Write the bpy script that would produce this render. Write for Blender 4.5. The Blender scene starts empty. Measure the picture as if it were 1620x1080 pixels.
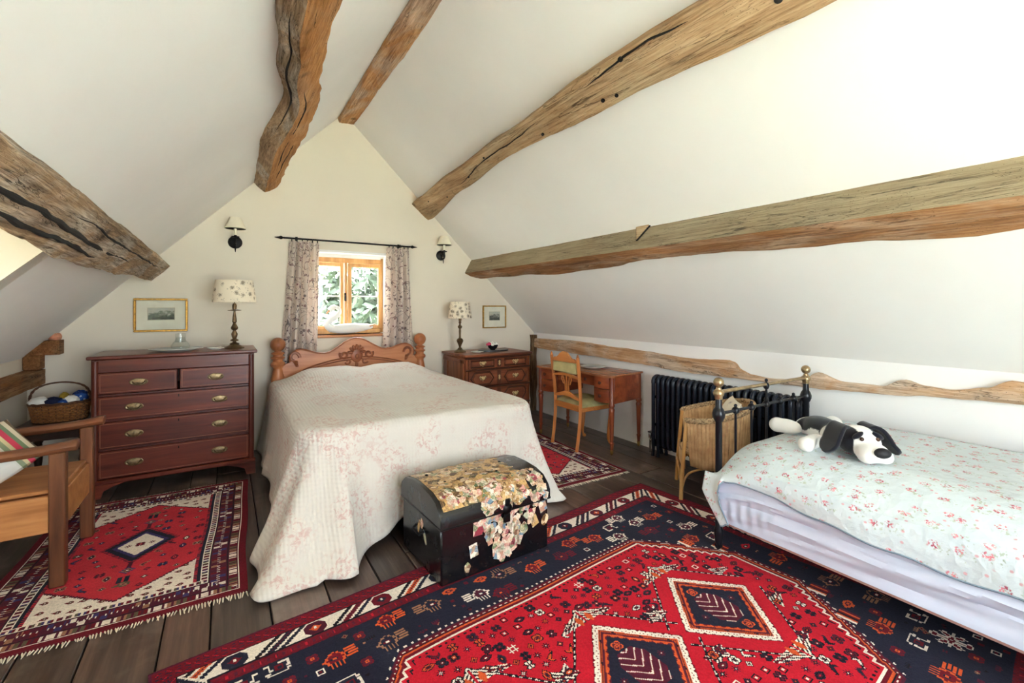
import bpy, bmesh, math, random
import numpy as np
from mathutils import Vector, Matrix, noise as mnoise
PI = math.pi
R = math.radians
scene = bpy.context.scene
COL = scene.collection

# ---------------------------------------------------------------- camera
cam_d = bpy.data.cameras.new('camera')
cam = bpy.data.objects.new('camera', cam_d)
COL.objects.link(cam)
cam.location = (0.0, 0.0, 1.4)
cam.rotation_euler = (R(90), 0, R(-32.3))
cam_d.sensor_fit = 'HORIZONTAL'
cam_d.sensor_width = 36.0
cam_d.lens = 16.0
cam_d.shift_y = -55.0 / 1620.0
cam_d.clip_start = 0.05
scene.camera = cam

# ---------------------------------------------------------------- sky and daylight
world = bpy.data.worlds.new('sky')
scene.world = world
world.use_nodes = True
bg = world.node_tree.nodes['Background']
bg.inputs['Color'].default_value = (0.84, 0.92, 1.0, 1)
bg.inputs['Strength'].default_value = 10.0
sun_d = bpy.data.lights.new('sun', 'SUN')
sun_d.energy = 140.0
sun_d.color = (0.97, 0.98, 1.0)
sun_d.angle = R(0.6)
sun = bpy.data.objects.new('sun', sun_d)
COL.objects.link(sun)
sun.rotation_euler = (0, R(42), 0)      # high over the right-hand roof slope: no beam enters a window

def portal(name, loc, rot, sx, sy):
    l = bpy.data.lights.new(name, 'AREA')
    l.shape = 'RECTANGLE'
    l.size = sx
    l.size_y = sy
    l.cycles.is_portal = True
    o = bpy.data.objects.new(name, l)
    COL.objects.link(o)
    o.location = loc
    o.rotation_euler = rot
    return o
portal('daylight_gable', (1.145, 5.42, 1.55), (R(-90), 0, 0), 0.86, 0.9)
portal('daylight_dormer', (-2.02, 1.40, 1.19), (0, R(-90), 0), 0.7, 0.9)
portal('daylight_rear', (1.1, -1.97, 1.275), (R(90), 0, 0), 2.2, 1.95)

vs = scene.view_settings
vs.view_transform = 'Standard'
vs.look = 'None'
vs.gamma = 1.0
vs.use_curve_mapping = False
vs.exposure = 0.80
try:
    scene.cycles.max_bounces = 10
    scene.cycles.diffuse_bounces = 7
    scene.cycles.glossy_bounces = 3
    scene.cycles.transparent_max_bounces = 12
    scene.cycles.caustics_reflective = False
    scene.cycles.caustics_refractive = False
    scene.cycles.sample_clamp_indirect = 12.0
    scene.cycles.use_denoising = True
except Exception:
    pass

# ---------------------------------------------------------------- helpers: colour and nodes
def lin(c):
    c = np.asarray(c, dtype=float) / 255.0
    return np.where(c <= 0.04045, c / 12.92, ((c + 0.055) / 1.055) ** 2.4)

def rgba(c):
    l = lin(c)
    return (float(l[0]), float(l[1]), float(l[2]), 1.0)

class Tree:
    def __init__(s, name):
        s.m = bpy.data.materials.new(name)
        s.m.use_nodes = True
        s.nt = s.m.node_tree
        s.b = s.nt.nodes['Principled BSDF']
    def n(s, t, **kw):
        x = s.nt.nodes.new(t)
        for k, v in kw.items():
            setattr(x, k, v)
        return x
    def put(s, sock, v):
        if v is None:
            return
        if hasattr(v, 'is_output'):
            s.nt.links.new(v, sock)
        elif isinstance(v, (tuple, list)):
            sock.default_value = v
        else:
            sock.default_value = v
    def obj(s):
        return s.n('ShaderNodeTexCoord').outputs['Object']
    def uv(s):
        return s.n('ShaderNodeTexCoord').outputs['UV']
    def rnd(s):
        return s.n('ShaderNodeObjectInfo').outputs['Random']
    def attr(s, name='Col'):
        a = s.n('ShaderNodeAttribute')
        a.attribute_name = name
        return a.outputs['Color']
    def mp(s, v, scale=(1, 1, 1), rot=(0, 0, 0), loc=(0, 0, 0)):
        x = s.n('ShaderNodeMapping')
        s.put(x.inputs['Vector'], v)
        s.put(x.inputs['Scale'], scale)
        x.inputs['Rotation'].default_value = rot
        s.put(x.inputs['Location'], loc)
        return x.outputs[0]
    def noise(s, v, scale=5, detail=4, rough=0.55, dist=0.0, w=None):
        x = s.n('ShaderNodeTexNoise')
        if w is not None:
            x.noise_dimensions = '4D'
            s.put(x.inputs['W'], w)
        s.put(x.inputs['Vector'], v)
        s.put(x.inputs['Scale'], scale)
        x.inputs['Detail'].default_value = detail
        x.inputs['Roughness'].default_value = rough
        x.inputs['Distortion'].default_value = dist
        return x.outputs['Fac']
    def voro(s, v, scale=5, feature='F1', out='Distance', rnd=1.0):
        x = s.n('ShaderNodeTexVoronoi', feature=feature)
        s.put(x.inputs['Vector'], v)
        s.put(x.inputs['Scale'], scale)
        x.inputs['Randomness'].default_value = rnd
        return x.outputs[out]
    def wave(s, v, scale=5, dist=0, detail=2, dirn='X', prof='SIN', dscale=1.0):
        x = s.n('ShaderNodeTexWave', wave_type='BANDS', bands_direction=dirn, wave_profile=prof)
        s.put(x.inputs['Vector'], v)
        x.inputs['Scale'].default_value = scale
        x.inputs['Distortion'].default_value = dist
        x.inputs['Detail'].default_value = detail
        x.inputs['Detail Scale'].default_value = dscale
        return x.outputs['Fac']
    def ramp(s, f, stops, mode='LINEAR'):
        x = s.n('ShaderNodeValToRGB')
        x.color_ramp.interpolation = mode
        e = x.color_ramp.elements
        while len(e) < len(stops):
            e.new(0.5)
        for i, (p, c) in enumerate(stops):
            e[i].position = p
            e[i].color = c if len(c) == 4 else rgba(c)
        s.put(x.inputs[0], f)
        return x.outputs[0]
    def step(s, f, a, b):
        x = s.n('ShaderNodeMapRange')
        s.put(x.inputs[0], f)
        x.inputs[1].default_value = a
        x.inputs[2].default_value = b
        x.inputs[3].default_value = 0
        x.inputs[4].default_value = 1
        return x.outputs[0]
    def mix(s, f, a, b, mode='MIX'):
        x = s.n('ShaderNodeMix', data_type='RGBA', blend_type=mode)
        s.put(x.inputs[0], f)
        s.put(x.inputs[6], rgba(a) if isinstance(a, tuple) and len(a) == 3 else a)
        s.put(x.inputs[7], rgba(b) if isinstance(b, tuple) and len(b) == 3 else b)
        return x.outputs[2]
    def ma(s, op, a, b=0.0, c=None):
        x = s.n('ShaderNodeMath', operation=op)
        s.put(x.inputs[0], a)
        s.put(x.inputs[1], b)
        if c is not None:
            s.put(x.inputs[2], c)
        return x.outputs[0]
    def sep(s, v):
        x = s.n('ShaderNodeSeparateXYZ')
        s.put(x.inputs[0], v)
        return x.outputs
    def bump(s, h, st=0.3, d=0.01):
        x = s.n('ShaderNodeBump')
        x.inputs['Strength'].default_value = st
        x.inputs['Distance'].default_value = d
        s.put(x.inputs['Height'], h)
        s.put(s.b.inputs['Normal'], x.outputs[0])
    def done(s, col=None, rough=0.5, metal=0.0, spec=None, **kw):
        if isinstance(col, tuple) and len(col) == 3:
            col = rgba(col)
        s.put(s.b.inputs['Base Color'], col)
        s.put(s.b.inputs['Roughness'], rough)
        s.put(s.b.inputs['Metallic'], metal)
        if spec is not None:
            s.b.inputs['Specular IOR Level'].default_value = spec
        for k, v in kw.items():
            s.put(s.b.inputs[k], v)
        return s.m

def plain(name, col, rough=0.5, metal=0.0, var=0.06, nscale=14, bump=0.0, **kw):
    t = Tree(name)
    f = t.noise(t.obj(), nscale, 4)
    c = np.array(col, float)
    a = tuple(np.clip(c * (1 - var), 0, 255))
    b = tuple(np.clip(c * (1 + var), 0, 255))
    if bump:
        t.bump(t.noise(t.obj(), nscale * 6, 3), bump, 0.004)
    return t.done(t.ramp(f, [(0.3, a), (0.7, b)]), rough, metal, **kw)

def wood(name, dark, mid, light, axis='X', rough=0.4, scale=1.0, bump=0.12, crack=0.0, streak=0.5, spec=None):
    t = Tree(name)
    sc = {'X': (0.35, 4, 4), 'Y': (4, 0.35, 4), 'Z': (4, 4, 0.35)}[axis]
    fs = {'X': (2.5, 70, 70), 'Y': (70, 2.5, 70), 'Z': (70, 70, 2.5)}[axis]
    w = t.ma('MULTIPLY', t.rnd(), 40.0)
    v = t.obj()
    n1 = t.noise(t.mp(v, tuple(k * scale for k in sc)), 2.2, 5, 0.6, 1.2, w=w)
    n2 = t.noise(t.mp(v, tuple(k * scale for k in fs)), 1.0, 3, 0.5, 0.2, w=w)
    f = t.ma('ADD', t.ma('MULTIPLY', n1, 1.0 - 0.4 * streak), t.ma('MULTIPLY', n2, 0.4 * streak))
    col = t.ramp(f, [(0.3, dark), (0.5, mid), (0.7, light)])
    tone = t.ma('ADD', t.ma('MULTIPLY', t.rnd(), 0.22), 0.89)
    hsv = t.n('ShaderNodeHueSaturation')
    t.put(hsv.inputs['Value'], tone)
    t.put(hsv.inputs['Color'], col)
    col = hsv.outputs[0]
    h = n2
    if crack:
        n3 = t.noise(t.mp(v, tuple(k * scale for k in sc)), 3.0, 6, 0.65, 2.0, w=w)
        cr = t.ma('SUBTRACT', 1.0, t.step(t.ma('ABSOLUTE', t.ma('SUBTRACT', n3, 0.5)), 0.0, 0.02))
        cr = t.ma('MULTIPLY', cr, crack)
        col = t.mix(cr, col, tuple(np.array(dark) * 0.35))
        h = t.ma('SUBTRACT', n2, cr)
    t.bump(h, bump, 0.006)
    return t.done(col, rough, spec=spec)

def fabric(name, col, rough=0.95, weave=400, st=0.25, var=0.05):
    t = Tree(name)
    f = t.noise(t.obj(), 6, 4)
    c = np.array(col, float)
    t.bump(t.noise(t.obj(), weave, 2), st, 0.002)
    return t.done(t.ramp(f, [(0.3, tuple(np.clip(c * (1 - var), 0, 255))), (0.7, tuple(np.clip(c * (1 + var), 0, 255)))]), rough, spec=0.15)

# ---------------------------------------------------------------- helpers: meshes
class MB:
    """collects shapes in one bmesh and links them as ONE mesh object"""
    def __init__(s):
        s.bm = bmesh.new()
    def box(s, c, sz, b=0.004, m=None):
        mat = Matrix.Translation(c) @ Matrix.Diagonal((sz[0], sz[1], sz[2], 1))
        if m is not None:
            mat = m @ mat
        g = bmesh.ops.create_cube(s.bm, size=1.0, matrix=mat)
        if b:
            b = min(b, 0.45 * min(sz))
            es = list({e for v in g['verts'] for e in v.link_edges})
            bmesh.ops.bevel(s.bm, geom=es, offset=b, segments=1, affect='EDGES', profile=0.7)
        return s
    def ring_faces(s, rings, closed=True, cap=True, loop=False):
        V = [[s.bm.verts.new(p) for p in r] for r in rings]
        n = len(V[0])
        last = len(V) if loop else len(V) - 1
        for i in range(last):
            a, b = V[i], V[(i + 1) % len(V)]
            for j in range(n if closed else n - 1):
                k = (j + 1) % n
                try:
                    s.bm.faces.new((a[j], a[k], b[k], b[j]))
                except ValueError:
                    pass
        if cap and not loop and closed:
            for r in (V[0][::-1], V[-1]):
                try:
                    s.bm.faces.new(r)
                except ValueError:
                    pass
        return s
    def lathe(s, prof, seg=20, c=(0, 0, 0), m=None, sx=1.0, sy=1.0):
        rings = []
        for r, z in prof:
            ring = []
            for k in range(seg):
                a = 2 * PI * k / seg
                p = Vector((c[0] + max(r, 0.0004) * math.cos(a) * sx, c[1] + max(r, 0.0004) * math.sin(a) * sy, c[2] + z))
                ring.append(m @ p if m is not None else p)
            rings.append(ring)
        return s.ring_faces(rings)
    def tube(s, pts, rad, seg=8, loop=False, flat=1.0):
        pts = [Vector(p) for p in pts]
        n = len(pts)
        rads = rad if isinstance(rad, (list, tuple)) else [rad] * n
        up = None
        rings = []
        for i in range(n):
            if loop:
                d = pts[(i + 1) % n] - pts[i - 1]
            else:
                d = pts[min(i + 1, n - 1)] - pts[max(i - 1, 0)]
            d = d.normalized() if d.length > 1e-9 else Vector((0, 0, 1))
            if up is None:
                up = Vector((0, 0, 1)) if abs(d.z) < 0.9 else Vector((1, 0, 0))
            x = d.cross(up)
            x = x.normalized() if x.length > 1e-6 else d.orthogonal().normalized()
            y = x.cross(d).normalized()
            up = y
            rings.append([pts[i] + x * math.cos(2 * PI * k / seg) * rads[i] + y * math.sin(2 * PI * k / seg) * rads[i] * flat for k in range(seg)])
        return s.ring_faces(rings, loop=loop)
    def prism(s, poly, h0, h1, axis='Z', b=0.0):
        def P(a, bb, h):
            return {'Z': (a, bb, h), 'Y': (a, h, bb), 'X': (h, a, bb)}[axis]
        lo = [s.bm.verts.new(P(a, c, h0)) for a, c in poly]
        hi = [s.bm.verts.new(P(a, c, h1)) for a, c in poly]
        n = len(poly)
        fs = [s.bm.faces.new(lo[::-1]), s.bm.faces.new(hi)]
        for j in range(n):
            fs.append(s.bm.faces.new((lo[j], lo[(j + 1) % n], hi[(j + 1) % n], hi[j])))
        if b:
            es = [e for f in fs[:2] for e in f.edges]
            bmesh.ops.bevel(s.bm, geom=es, offset=b, segments=1, affect='EDGES', profile=0.7)
        return s
    def ell(s, c, r, u=18, v=12, m=None):
        mat = Matrix.Translation(c) @ Matrix.Diagonal((r[0], r[1], r[2], 1))
        if m is not None:
            mat = m @ mat
        bmesh.ops.create_uvsphere(s.bm, u_segments=u, v_segments=v, radius=1.0, matrix=mat)
        return s
    def sheet(s, fn, nu, nv, thick=0.0, closed_u=False):
        G = [[Vector(fn(i / nu, j / nv)) for j in range(nv + 1)] for i in range(nu + (0 if closed_u else 1))]
        nI = len(G)
        V = [[s.bm.verts.new(p) for p in row] for row in G]
        fs = []
        for i in range(nI if closed_u else nI - 1):
            for j in range(nv):
                fs.append(s.bm.faces.new((V[i][j], V[(i + 1) % nI][j], V[(i + 1) % nI][j + 1], V[i][j + 1])))
        if thick:
            bmesh.ops.recalc_face_normals(s.bm, faces=fs)
            bmesh.ops.solidify(s.bm, geom=fs, thickness=thick)
        return s
    def build(s, name, mat, parent=None, smooth=True, loc=None, rotz=0.0, recalc=True):
        if recalc:
            bmesh.ops.recalc_face_normals(s.bm, faces=s.bm.faces[:])
        me = bpy.data.meshes.new(name)
        s.bm.to_mesh(me)
        s.bm.free()
        o = bpy.data.objects.new(name, me)
        COL.objects.link(o)
        if mat is not None:
            me.materials.append(mat)
        if smooth:
            me.polygons.foreach_set('use_smooth', [True] * len(me.polygons))
            try:
                me.set_sharp_from_angle(angle=R(38))
            except Exception:
                pass
        if parent is not None:
            o.parent = parent
        if loc is not None:
            o.location = loc
        o.rotation_euler.z = rotz
        return o

def tag(o, label=None, cat=None, group=None, kind=None):
    if label:
        o['label'] = label
    if cat:
        o['category'] = cat
    if group:
        o['group'] = group
    if kind:
        o['kind'] = kind
    return o

def thing(name, label, cat, loc=(0, 0, 0), rotz=0.0, group=None):
    o = bpy.data.objects.new(name, None)
    o.empty_display_size = 0.1
    COL.objects.link(o)
    o.location = loc
    o.rotation_euler.z = rotz
    return tag(o, label, cat, group)

def copy_part(o, parent, loc=None, rotz=None):
    c = o.copy()
    COL.objects.link(c)
    c.parent = parent
    if loc is not None:
        c.location = loc
    if rotz is not None:
        c.rotation_euler.z = rotz
    return c

def lerp_table(tab, x):
    if x <= tab[0][0]:
        return tab[0][1:]
    for a, b in zip(tab, tab[1:]):
        if x <= b[0]:
            f = (x - a[0]) / (b[0] - a[0])
            f = f * f * (3 - 2 * f)
            return tuple(p + (q - p) * f for p, q in zip(a[1:], b[1:]))
    return tab[-1][1:]

def color_mesh(o, fn):
    """a colour per vertex from its own local position (dyed patches of cloth or plush)"""
    me = o.data
    a = me.attributes.new('Col', 'FLOAT_COLOR', 'POINT')
    buf = np.ones((len(me.vertices), 4))
    for i, v in enumerate(me.vertices):
        buf[i, :3] = lin(fn(v.co))
    a.data.foreach_set('color', buf.ravel().astype(np.float32))

def arc(c, r, a0, a1, n, axis='Z', rz=None):
    out = []
    for i in range(n + 1):
        a = a0 + (a1 - a0) * i / n
        p, q = c[0] + r * math.cos(a), c[1] + (rz or r) * math.sin(a)
        out.append((p, q))
    return out

# ---------------------------------------------------------------- room
XL, XR, YB, YF = -1.32, 3.58, 5.10, -1.70
def zl(x): return 2.36 + 1.03 * x
def zr(x): return 4.543 - 0.977 * x
RX, RZ = 1.088, 3.480
DY0, DY1 = 0.95, 2.87             # dormer opening along the eaves
DX = -0.62                        # where the opening is cut in the slope

def wallpaint(name, col, var=0.015):
    t = Tree(name)
    c = np.array(col, float)
    f = t.noise(t.obj(), 0.9, 4)
    t.bump(t.noise(t.obj(), 7, 5, 0.6), 0.10, 0.02)
    return t.done(t.ramp(f, [(0.3, tuple(c * (1 - var))), (0.7, tuple(np.minimum(c * (1 + var), 250)))]), 0.85, spec=0.2)
M = {}
M['white_paint'] = wallpaint('white_plaster', (244, 244, 243))
M['cream_paint'] = wallpaint('cream_plaster', (231, 222, 206))
M['window_wood'] = wood('window_oak', (190, 128, 66), (216, 158, 92), (232, 182, 120), 'Z', 0.45)

def structure(o):
    o['kind'] = 'structure'
    return o

# gable wall with the window opening
WX0, WX1, WZ0, WZ1 = 0.71, 1.58, 1.10, 2.0
b = MB()
b.prism([(XL, 0), (WX0, 0), (WX0, zl(WX0)), (XL, zl(XL))], YB, YB + 0.3, 'Y')
b.prism([(WX1, 0), (XR, 0), (XR, zr(XR)), (WX1, zr(WX1))], YB, YB + 0.3, 'Y')
b.prism([(WX0, 0), (WX1, 0), (WX1, WZ0), (WX0, WZ0)], YB, YB + 0.3, 'Y')
b.prism([(WX0, WZ1), (WX1, WZ1), (WX1, zr(WX1)), (RX, RZ), (WX0, zl(WX0))], YB, YB + 0.3, 'Y')
structure(b.build('wall_back', M['cream_paint'], smooth=False))
# white reveal lining of the window recess
b = MB()
b.box(((WX0 + WX1) / 2, YB + 0.10, WZ1 - 0.012), (WX1 - WX0, 0.2, 0.024), 0)
b.box((WX0 + 0.012, YB + 0.10, (WZ0 + WZ1) / 2), (0.024, 0.2, WZ1 - WZ0), 0)
b.box((WX1 - 0.012, YB + 0.10, (WZ0 + WZ1) / 2), (0.024, 0.2, WZ1 - WZ0), 0)
structure(b.build('trim_1', M['white_paint'], smooth=False))
# wall behind the camera with a wide unseen window, added to brighten the room
b = MB()
QX0, QX1, QZ0, QZ1 = 0.0, 2.2, 0.3, 2.25
b.prism([(XL, 0), (QX0, 0), (QX0, zl(QX0)), (XL, zl(XL))], YF - 0.25, YF, 'Y')
b.prism([(QX1, 0), (XR, 0), (XR, zr(XR)), (QX1, zr(QX1))], YF - 0.25, YF, 'Y')
b.prism([(QX0, 0), (QX1, 0), (QX1, QZ0), (QX0, QZ0)], YF - 0.25, YF, 'Y')
b.prism([(QX0, QZ1), (QX1, QZ1), (QX1, zr(QX1)), (RX, RZ), (QX0, zl(QX0))], YF - 0.25, YF, 'Y')
structure(b.build('wall_front', M['cream_paint'], smooth=False))
# eaves walls
b = MB()
b.box((XR + 0.1, (YB + YF) / 2, 0.52), (0.2, YB - YF, 1.05), 0)
structure(b.build('wall_right', M['white_paint'], smooth=False))
b = MB()
b.box((XL - 0.1, (YB + DY1) / 2, 0.5), (0.2, YB - DY1, 1.0), 0)
b.box((XL - 0.1, (DY0 + YF) / 2, 0.5), (0.2, DY0 - YF, 1.0), 0)
b.box((XL - 0.1, (DY0 + DY1) / 2, 0.42), (0.2, DY1 - DY0, 0.84), 0)
structure(b.build('wall_left', M['cream_paint'], smooth=False))
# slopes
def slab(b, pts, y0, y1, nx, nz, t=0.15):
    (x0, z0), (x1, z1) = pts
    b.prism([(x0, z0), (x1, z1), (x1 + nx * t, z1 + nz * t), (x0 + nx * t, z0 + nz * t)], y0, y1, 'Y')
b = MB()
slab(b, [(RX, RZ), (XR + 0.2, zr(XR + 0.2))], YF, YB, 0.7, 0.715)
structure(b.build('ceiling_right', M['white_paint'], smooth=False))
b = MB()
slab(b, [(DX, zl(DX)), (RX, RZ)], YF, YB, -0.7175, 0.6966)
slab(b, [(XL - 0.2, zl(XL - 0.2)), (DX, zl(DX))], DY1, YB, -0.7175, 0.6966)
slab(b, [(XL - 0.2, zl(XL - 0.2)), (DX, zl(DX))], YF, DY0, -0.7175, 0.6966)
structure(b.build('ceiling_left', M['white_paint'], smooth=False))
# dormer: two cheeks, lid and sill
DZ = zl(DX) + 0.06
b = MB()
b.prism([(-2.0, 0.8), (XL, 0.8), (XL, zl(XL)), (DX, zl(DX)), (DX, DZ + 0.1), (-2.0, DZ + 0.1)], DY1 - 0.012, DY1 + 0.12, 'Y')
b.prism([(-2.0, 0.8), (XL, 0.8), (XL, zl(XL)), (DX, zl(DX)), (DX, DZ + 0.1), (-2.0, DZ + 0.1)], DY0 - 0.12, DY0 + 0.012, 'Y')
b.box(((DX - 2.0) / 2, (DY0 + DY1) / 2, DZ + 0.15), (2.0 + DX + 0.1, DY1 - DY0 + 0.2, 0.1), 0)
b.box(((XL - 2.0) / 2, (DY0 + DY1) / 2, 0.80), (2.0 + XL + 0.15, DY1 - DY0, 0.08), 0)
b.box((-1.95, (1.85 + DY1) / 2, (0.8 + DZ + 0.1) / 2), (0.1, DY1 - 1.85, DZ - 0.7), 0)  # solid front sections, added to narrow the opening and cut its daylight
b.box((-1.95, 1.40, (1.54 + DZ + 0.1) / 2), (0.1, 0.9, DZ + 0.1 - 1.54), 0)
structure(b.build('wall_dormer', M['cream_paint'], smooth=False))

# ---- floor: dark sub-floor with separate oak planks along the room
t = Tree('floor_underlay')
M['underlay'] = t.done(t.ramp(t.noise(t.obj(), 8), [(0.3, (18, 14, 12)), (0.7, (32, 26, 22))]), 0.9)
t = Tree('floor_oak')
v = t.obj()
rw = t.ma('MULTIPLY', t.rnd(), 60.0)
n1 = t.noise(t.mp(v, (5, 0.5, 5)), 2.0, 6, 0.62, 1.0, w=rw)
n2 = t.noise(t.mp(v, (80, 3, 20)), 1.0, 3, 0.5, w=rw)
n3 = t.noise(v, 2.3, 5, 0.6, w=rw)
f = t.ma('ADD', t.ma('MULTIPLY', n1, 0.7), t.ma('MULTIPLY', n2, 0.3))
base = t.ramp(f, [(0.3, (40, 30, 26)), (0.5, (72, 56, 47)), (0.7, (106, 84, 70))])
warm = t.ramp(t.rnd(), [(0.0, (132, 132, 136)), (0.45, (150, 142, 136)), (0.75, (190, 158, 130)), (1.0, (214, 164, 124))])
col = t.mix(0.75, base, warm, 'MULTIPLY')
col = t.mix(t.ma('MULTIPLY', t.step(n3, 0.52, 0.7), 0.45), col, (122, 110, 100))
hs = t.n('ShaderNodeHueSaturation')
hs.inputs['Value'].default_value = 2.2
hs.inputs['Saturation'].default_value = 0.8
t.put(hs.inputs['Color'], col)
t.bump(t.ma('ADD', n2, t.ma('MULTIPLY', n3, 0.6)), 0.25, 0.004)
M['plank'] = t.done(hs.outputs[0], t.ma('ADD', t.ma('MULTIPLY', n3, 0.3), 0.20), spec=0.6)
b = MB()
b.box(((XL + XR) / 2, (YB + YF) / 2, -0.065), (XR - XL + 0.2, YB - YF + 0.2, 0.09), 0)
floor = structure(b.build('floor', M['underlay'], smooth=False))
rnd = random.Random(4)
x = XL
while x < XR - 0.01:
    w = rnd.uniform(0.17, 0.27)
    if x + w > XR - 0.08:
        w = XR - x
    y = YF - rnd.uniform(0, 1.2)
    while y < YB:
        L = rnd.uniform(1.5, 2.8)
        y0, y1 = max(y, YF), min(y + L, YB)
        if y1 - y0 > 0.05:
            q = MB()
            q.box((0, 0, -0.011), (w - 0.007, y1 - y0 - 0.006, 0.022), 0.003)
            o = q.build('plank', M['plank'], floor, smooth=False, loc=(x + w / 2, (y0 + y1) / 2, rnd.uniform(-0.002, 0.0)))
        y += L
    x += w

# ---- windows
tg = Tree('window_glass')
tr = tg.n('ShaderNodeBsdfTransparent')
tr.inputs[0].default_value = (0.97, 0.985, 0.98, 1)
gl = tg.n('ShaderNodeBsdfGlossy')
gl.inputs['Roughness'].default_value = 0.02
lw = tg.n('ShaderNodeLayerWeight')
lw.inputs[0].default_value = 0.5
fr = tg.n('ShaderNodeMath', operation='MULTIPLY_ADD')
fr.inputs[1].default_value = 0.55
fr.inputs[2].default_value = 0.03
tg.nt.links.new(tg.ma('POWER', lw.outputs['Facing'], 4.0), fr.inputs[0])
mx = tg.n('ShaderNodeMixShader')
tg.nt.links.new(fr.outputs[0], mx.inputs[0])
tg.nt.links.new(tr.outputs[0], mx.inputs[1])
tg.nt.links.new(gl.outputs[0], mx.inputs[2])
tg.nt.links.new(mx.outputs[0], tg.nt.nodes['Material Output'].inputs[0])
M['glass'] = tg.m
M['iron'] = plain('black_iron', (24, 23, 24), 0.5, 0.6, bump=0.15)

wy = YB + 0.20
w1 = structure(thing('window_1', 'two-light oak casement window in the gable wall behind the bed', 'window', ((WX0 + WX1) / 2, wy, WZ0)))
W, H = WX1 - WX0, WZ1 - WZ0
q = MB()
q.box((-W / 2 + 0.025, 0, H / 2 - 0.02), (0.05, 0.07, H - 0.05), 0.005)
q.box((W / 2 - 0.025, 0, H / 2 - 0.02), (0.05, 0.07, H - 0.05), 0.005)
q.box((0, 0, H - 0.085), (W - 0.1, 0.07, 0.05), 0.005)
q.box((0, 0, 0.025), (W - 0.1, 0.07, 0.05), 0.005)
q.box((0, 0, H / 2 - 0.03), (0.026, 0.07, H - 0.16), 0.004)
q.build('window_frame', M['window_wood'], w1)
q = MB()
q.box((0, 0.0, H - 0.035), (W, 0.06, 0.06), 0.003)
q.build('head_board', M['white_paint'], w1)
for sgn in (-1, 1):
    cxx = sgn * (W / 4 - 0.008)
    cw, ch = W / 2 - 0.065, H - 0.165
    q = MB()
    z0 = 0.05
    q.box((cxx - cw / 2 + 0.018, -0.012, z0 + ch / 2), (0.036, 0.045, ch), 0.004)
    q.box((cxx + cw / 2 - 0.018, -0.012, z0 + ch / 2), (0.036, 0.045, ch), 0.004)
    q.box((cxx, -0.012, z0 + 0.02), (cw - 0.07, 0.045, 0.04), 0.004)
    q.box((cxx, -0.012, z0 + ch - 0.02), (cw - 0.07, 0.045, 0.04), 0.004)
    cs = q.build('casement', M['window_wood'], w1)
    q = MB()
    q.box((cxx, 0, z0 + ch * 0.5), (cw - 0.07, 0.02, 0.016), 0.002)
    q.build('glazing_bar', M['white_paint'], cs)
    for k in (0, 1):
        q = MB()
        hz = (ch - 0.08 - 0.016) / 2
        q.box((cxx, 0.0, z0 + 0.04 + hz / 2 + k * (hz + 0.016)), (cw - 0.072, 0.005, hz), 0)
        q.build('pane', M['glass'], cs, smooth=False)
q = MB()
q.box((-0.012, -0.042, 0.41), (0.022, 0.012, 0.09), 0.003)
q.tube([(-0.012, -0.05, 0.42), (-0.012, -0.075, 0.42), (-0.012, -0.08, 0.36)], 0.006, 6)
q.build('latch', M['iron'], w1)
q = MB()
q.box((0, -0.115, -0.014), (W + 0.06, 0.22, 0.028), 0.006)
q.build('window_sill', wood('sill_oak', (170, 100, 52), (200, 130, 72), (218, 152, 92), 'X'), w1)

def plain_window(name, label, c, w, h, axis, nx):
    g = structure(thing(name, label, 'window', c))
    def BX(u, z, su, sz, sd, mat, nm, bev=0.004):
        q = MB()
        q.box((u, 0, z) if axis == 'X' else (0, u, z), (su, sd, sz) if axis == 'X' else (sd, su, sz), bev)
        return q.build(nm, mat, g)
    for k in range(nx + 1):
        BX(-w / 2 + 0.03 + k * (w - 0.06) / nx, h / 2, 0.06, h, 0.07, M['window_wood'], 'mullion')
    for z in (0.03, h - 0.03):
        BX(0, z, w - 0.06, 0.06, 0.06, M['window_wood'], 'rail')
    for k in range(nx):
        BX(-w / 2 + 0.03 + (k + 0.5) * (w - 0.06) / nx, h / 2, (w - 0.06) / nx - 0.06, h - 0.12, 0.005, M['glass'], 'pane', 0)
plain_window('window_2', 'oak dormer window in the left roof slope', (-1.95, 1.40, 0.84), 0.9, 0.70, 'Y', 2)
plain_window('fill_window_3', 'wide oak window added behind the viewer to light the room', ((QX0 + QX1) / 2, YF - 0.15, QZ0), 2.2, QZ1 - QZ0, 'X', 3)
# ---------------------------------------------------------------- garden outside
def leaf_mat(name, a, b_):
    t = Tree(name)
    return t.done(t.ramp(t.noise(t.obj(), 3, 3), [(0.3, a), (0.7, b_)]), 0.6, spec=0.3)
M['leaf_a'] = leaf_mat('leaf_mid_green', (70, 84, 66), (112, 124, 102))
M['leaf_b'] = leaf_mat('leaf_pale_green', (88, 100, 86), (136, 146, 126))
M['bark'] = wood('tree_bark', (60, 48, 38), (90, 74, 60), (120, 102, 84), 'Z', 0.9)
t = Tree('lawn_grass')
M['lawn'] = t.done(t.ramp(t.noise(t.obj(), 2, 6), [(0.3, (146, 150, 136)), (0.7, (172, 175, 160))]), 0.95)
q = MB()
q.box((1, 2, -2.9), (90, 90, 0.2), 0)
structure(q.build('lawn', M['lawn'], smooth=False))

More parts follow.
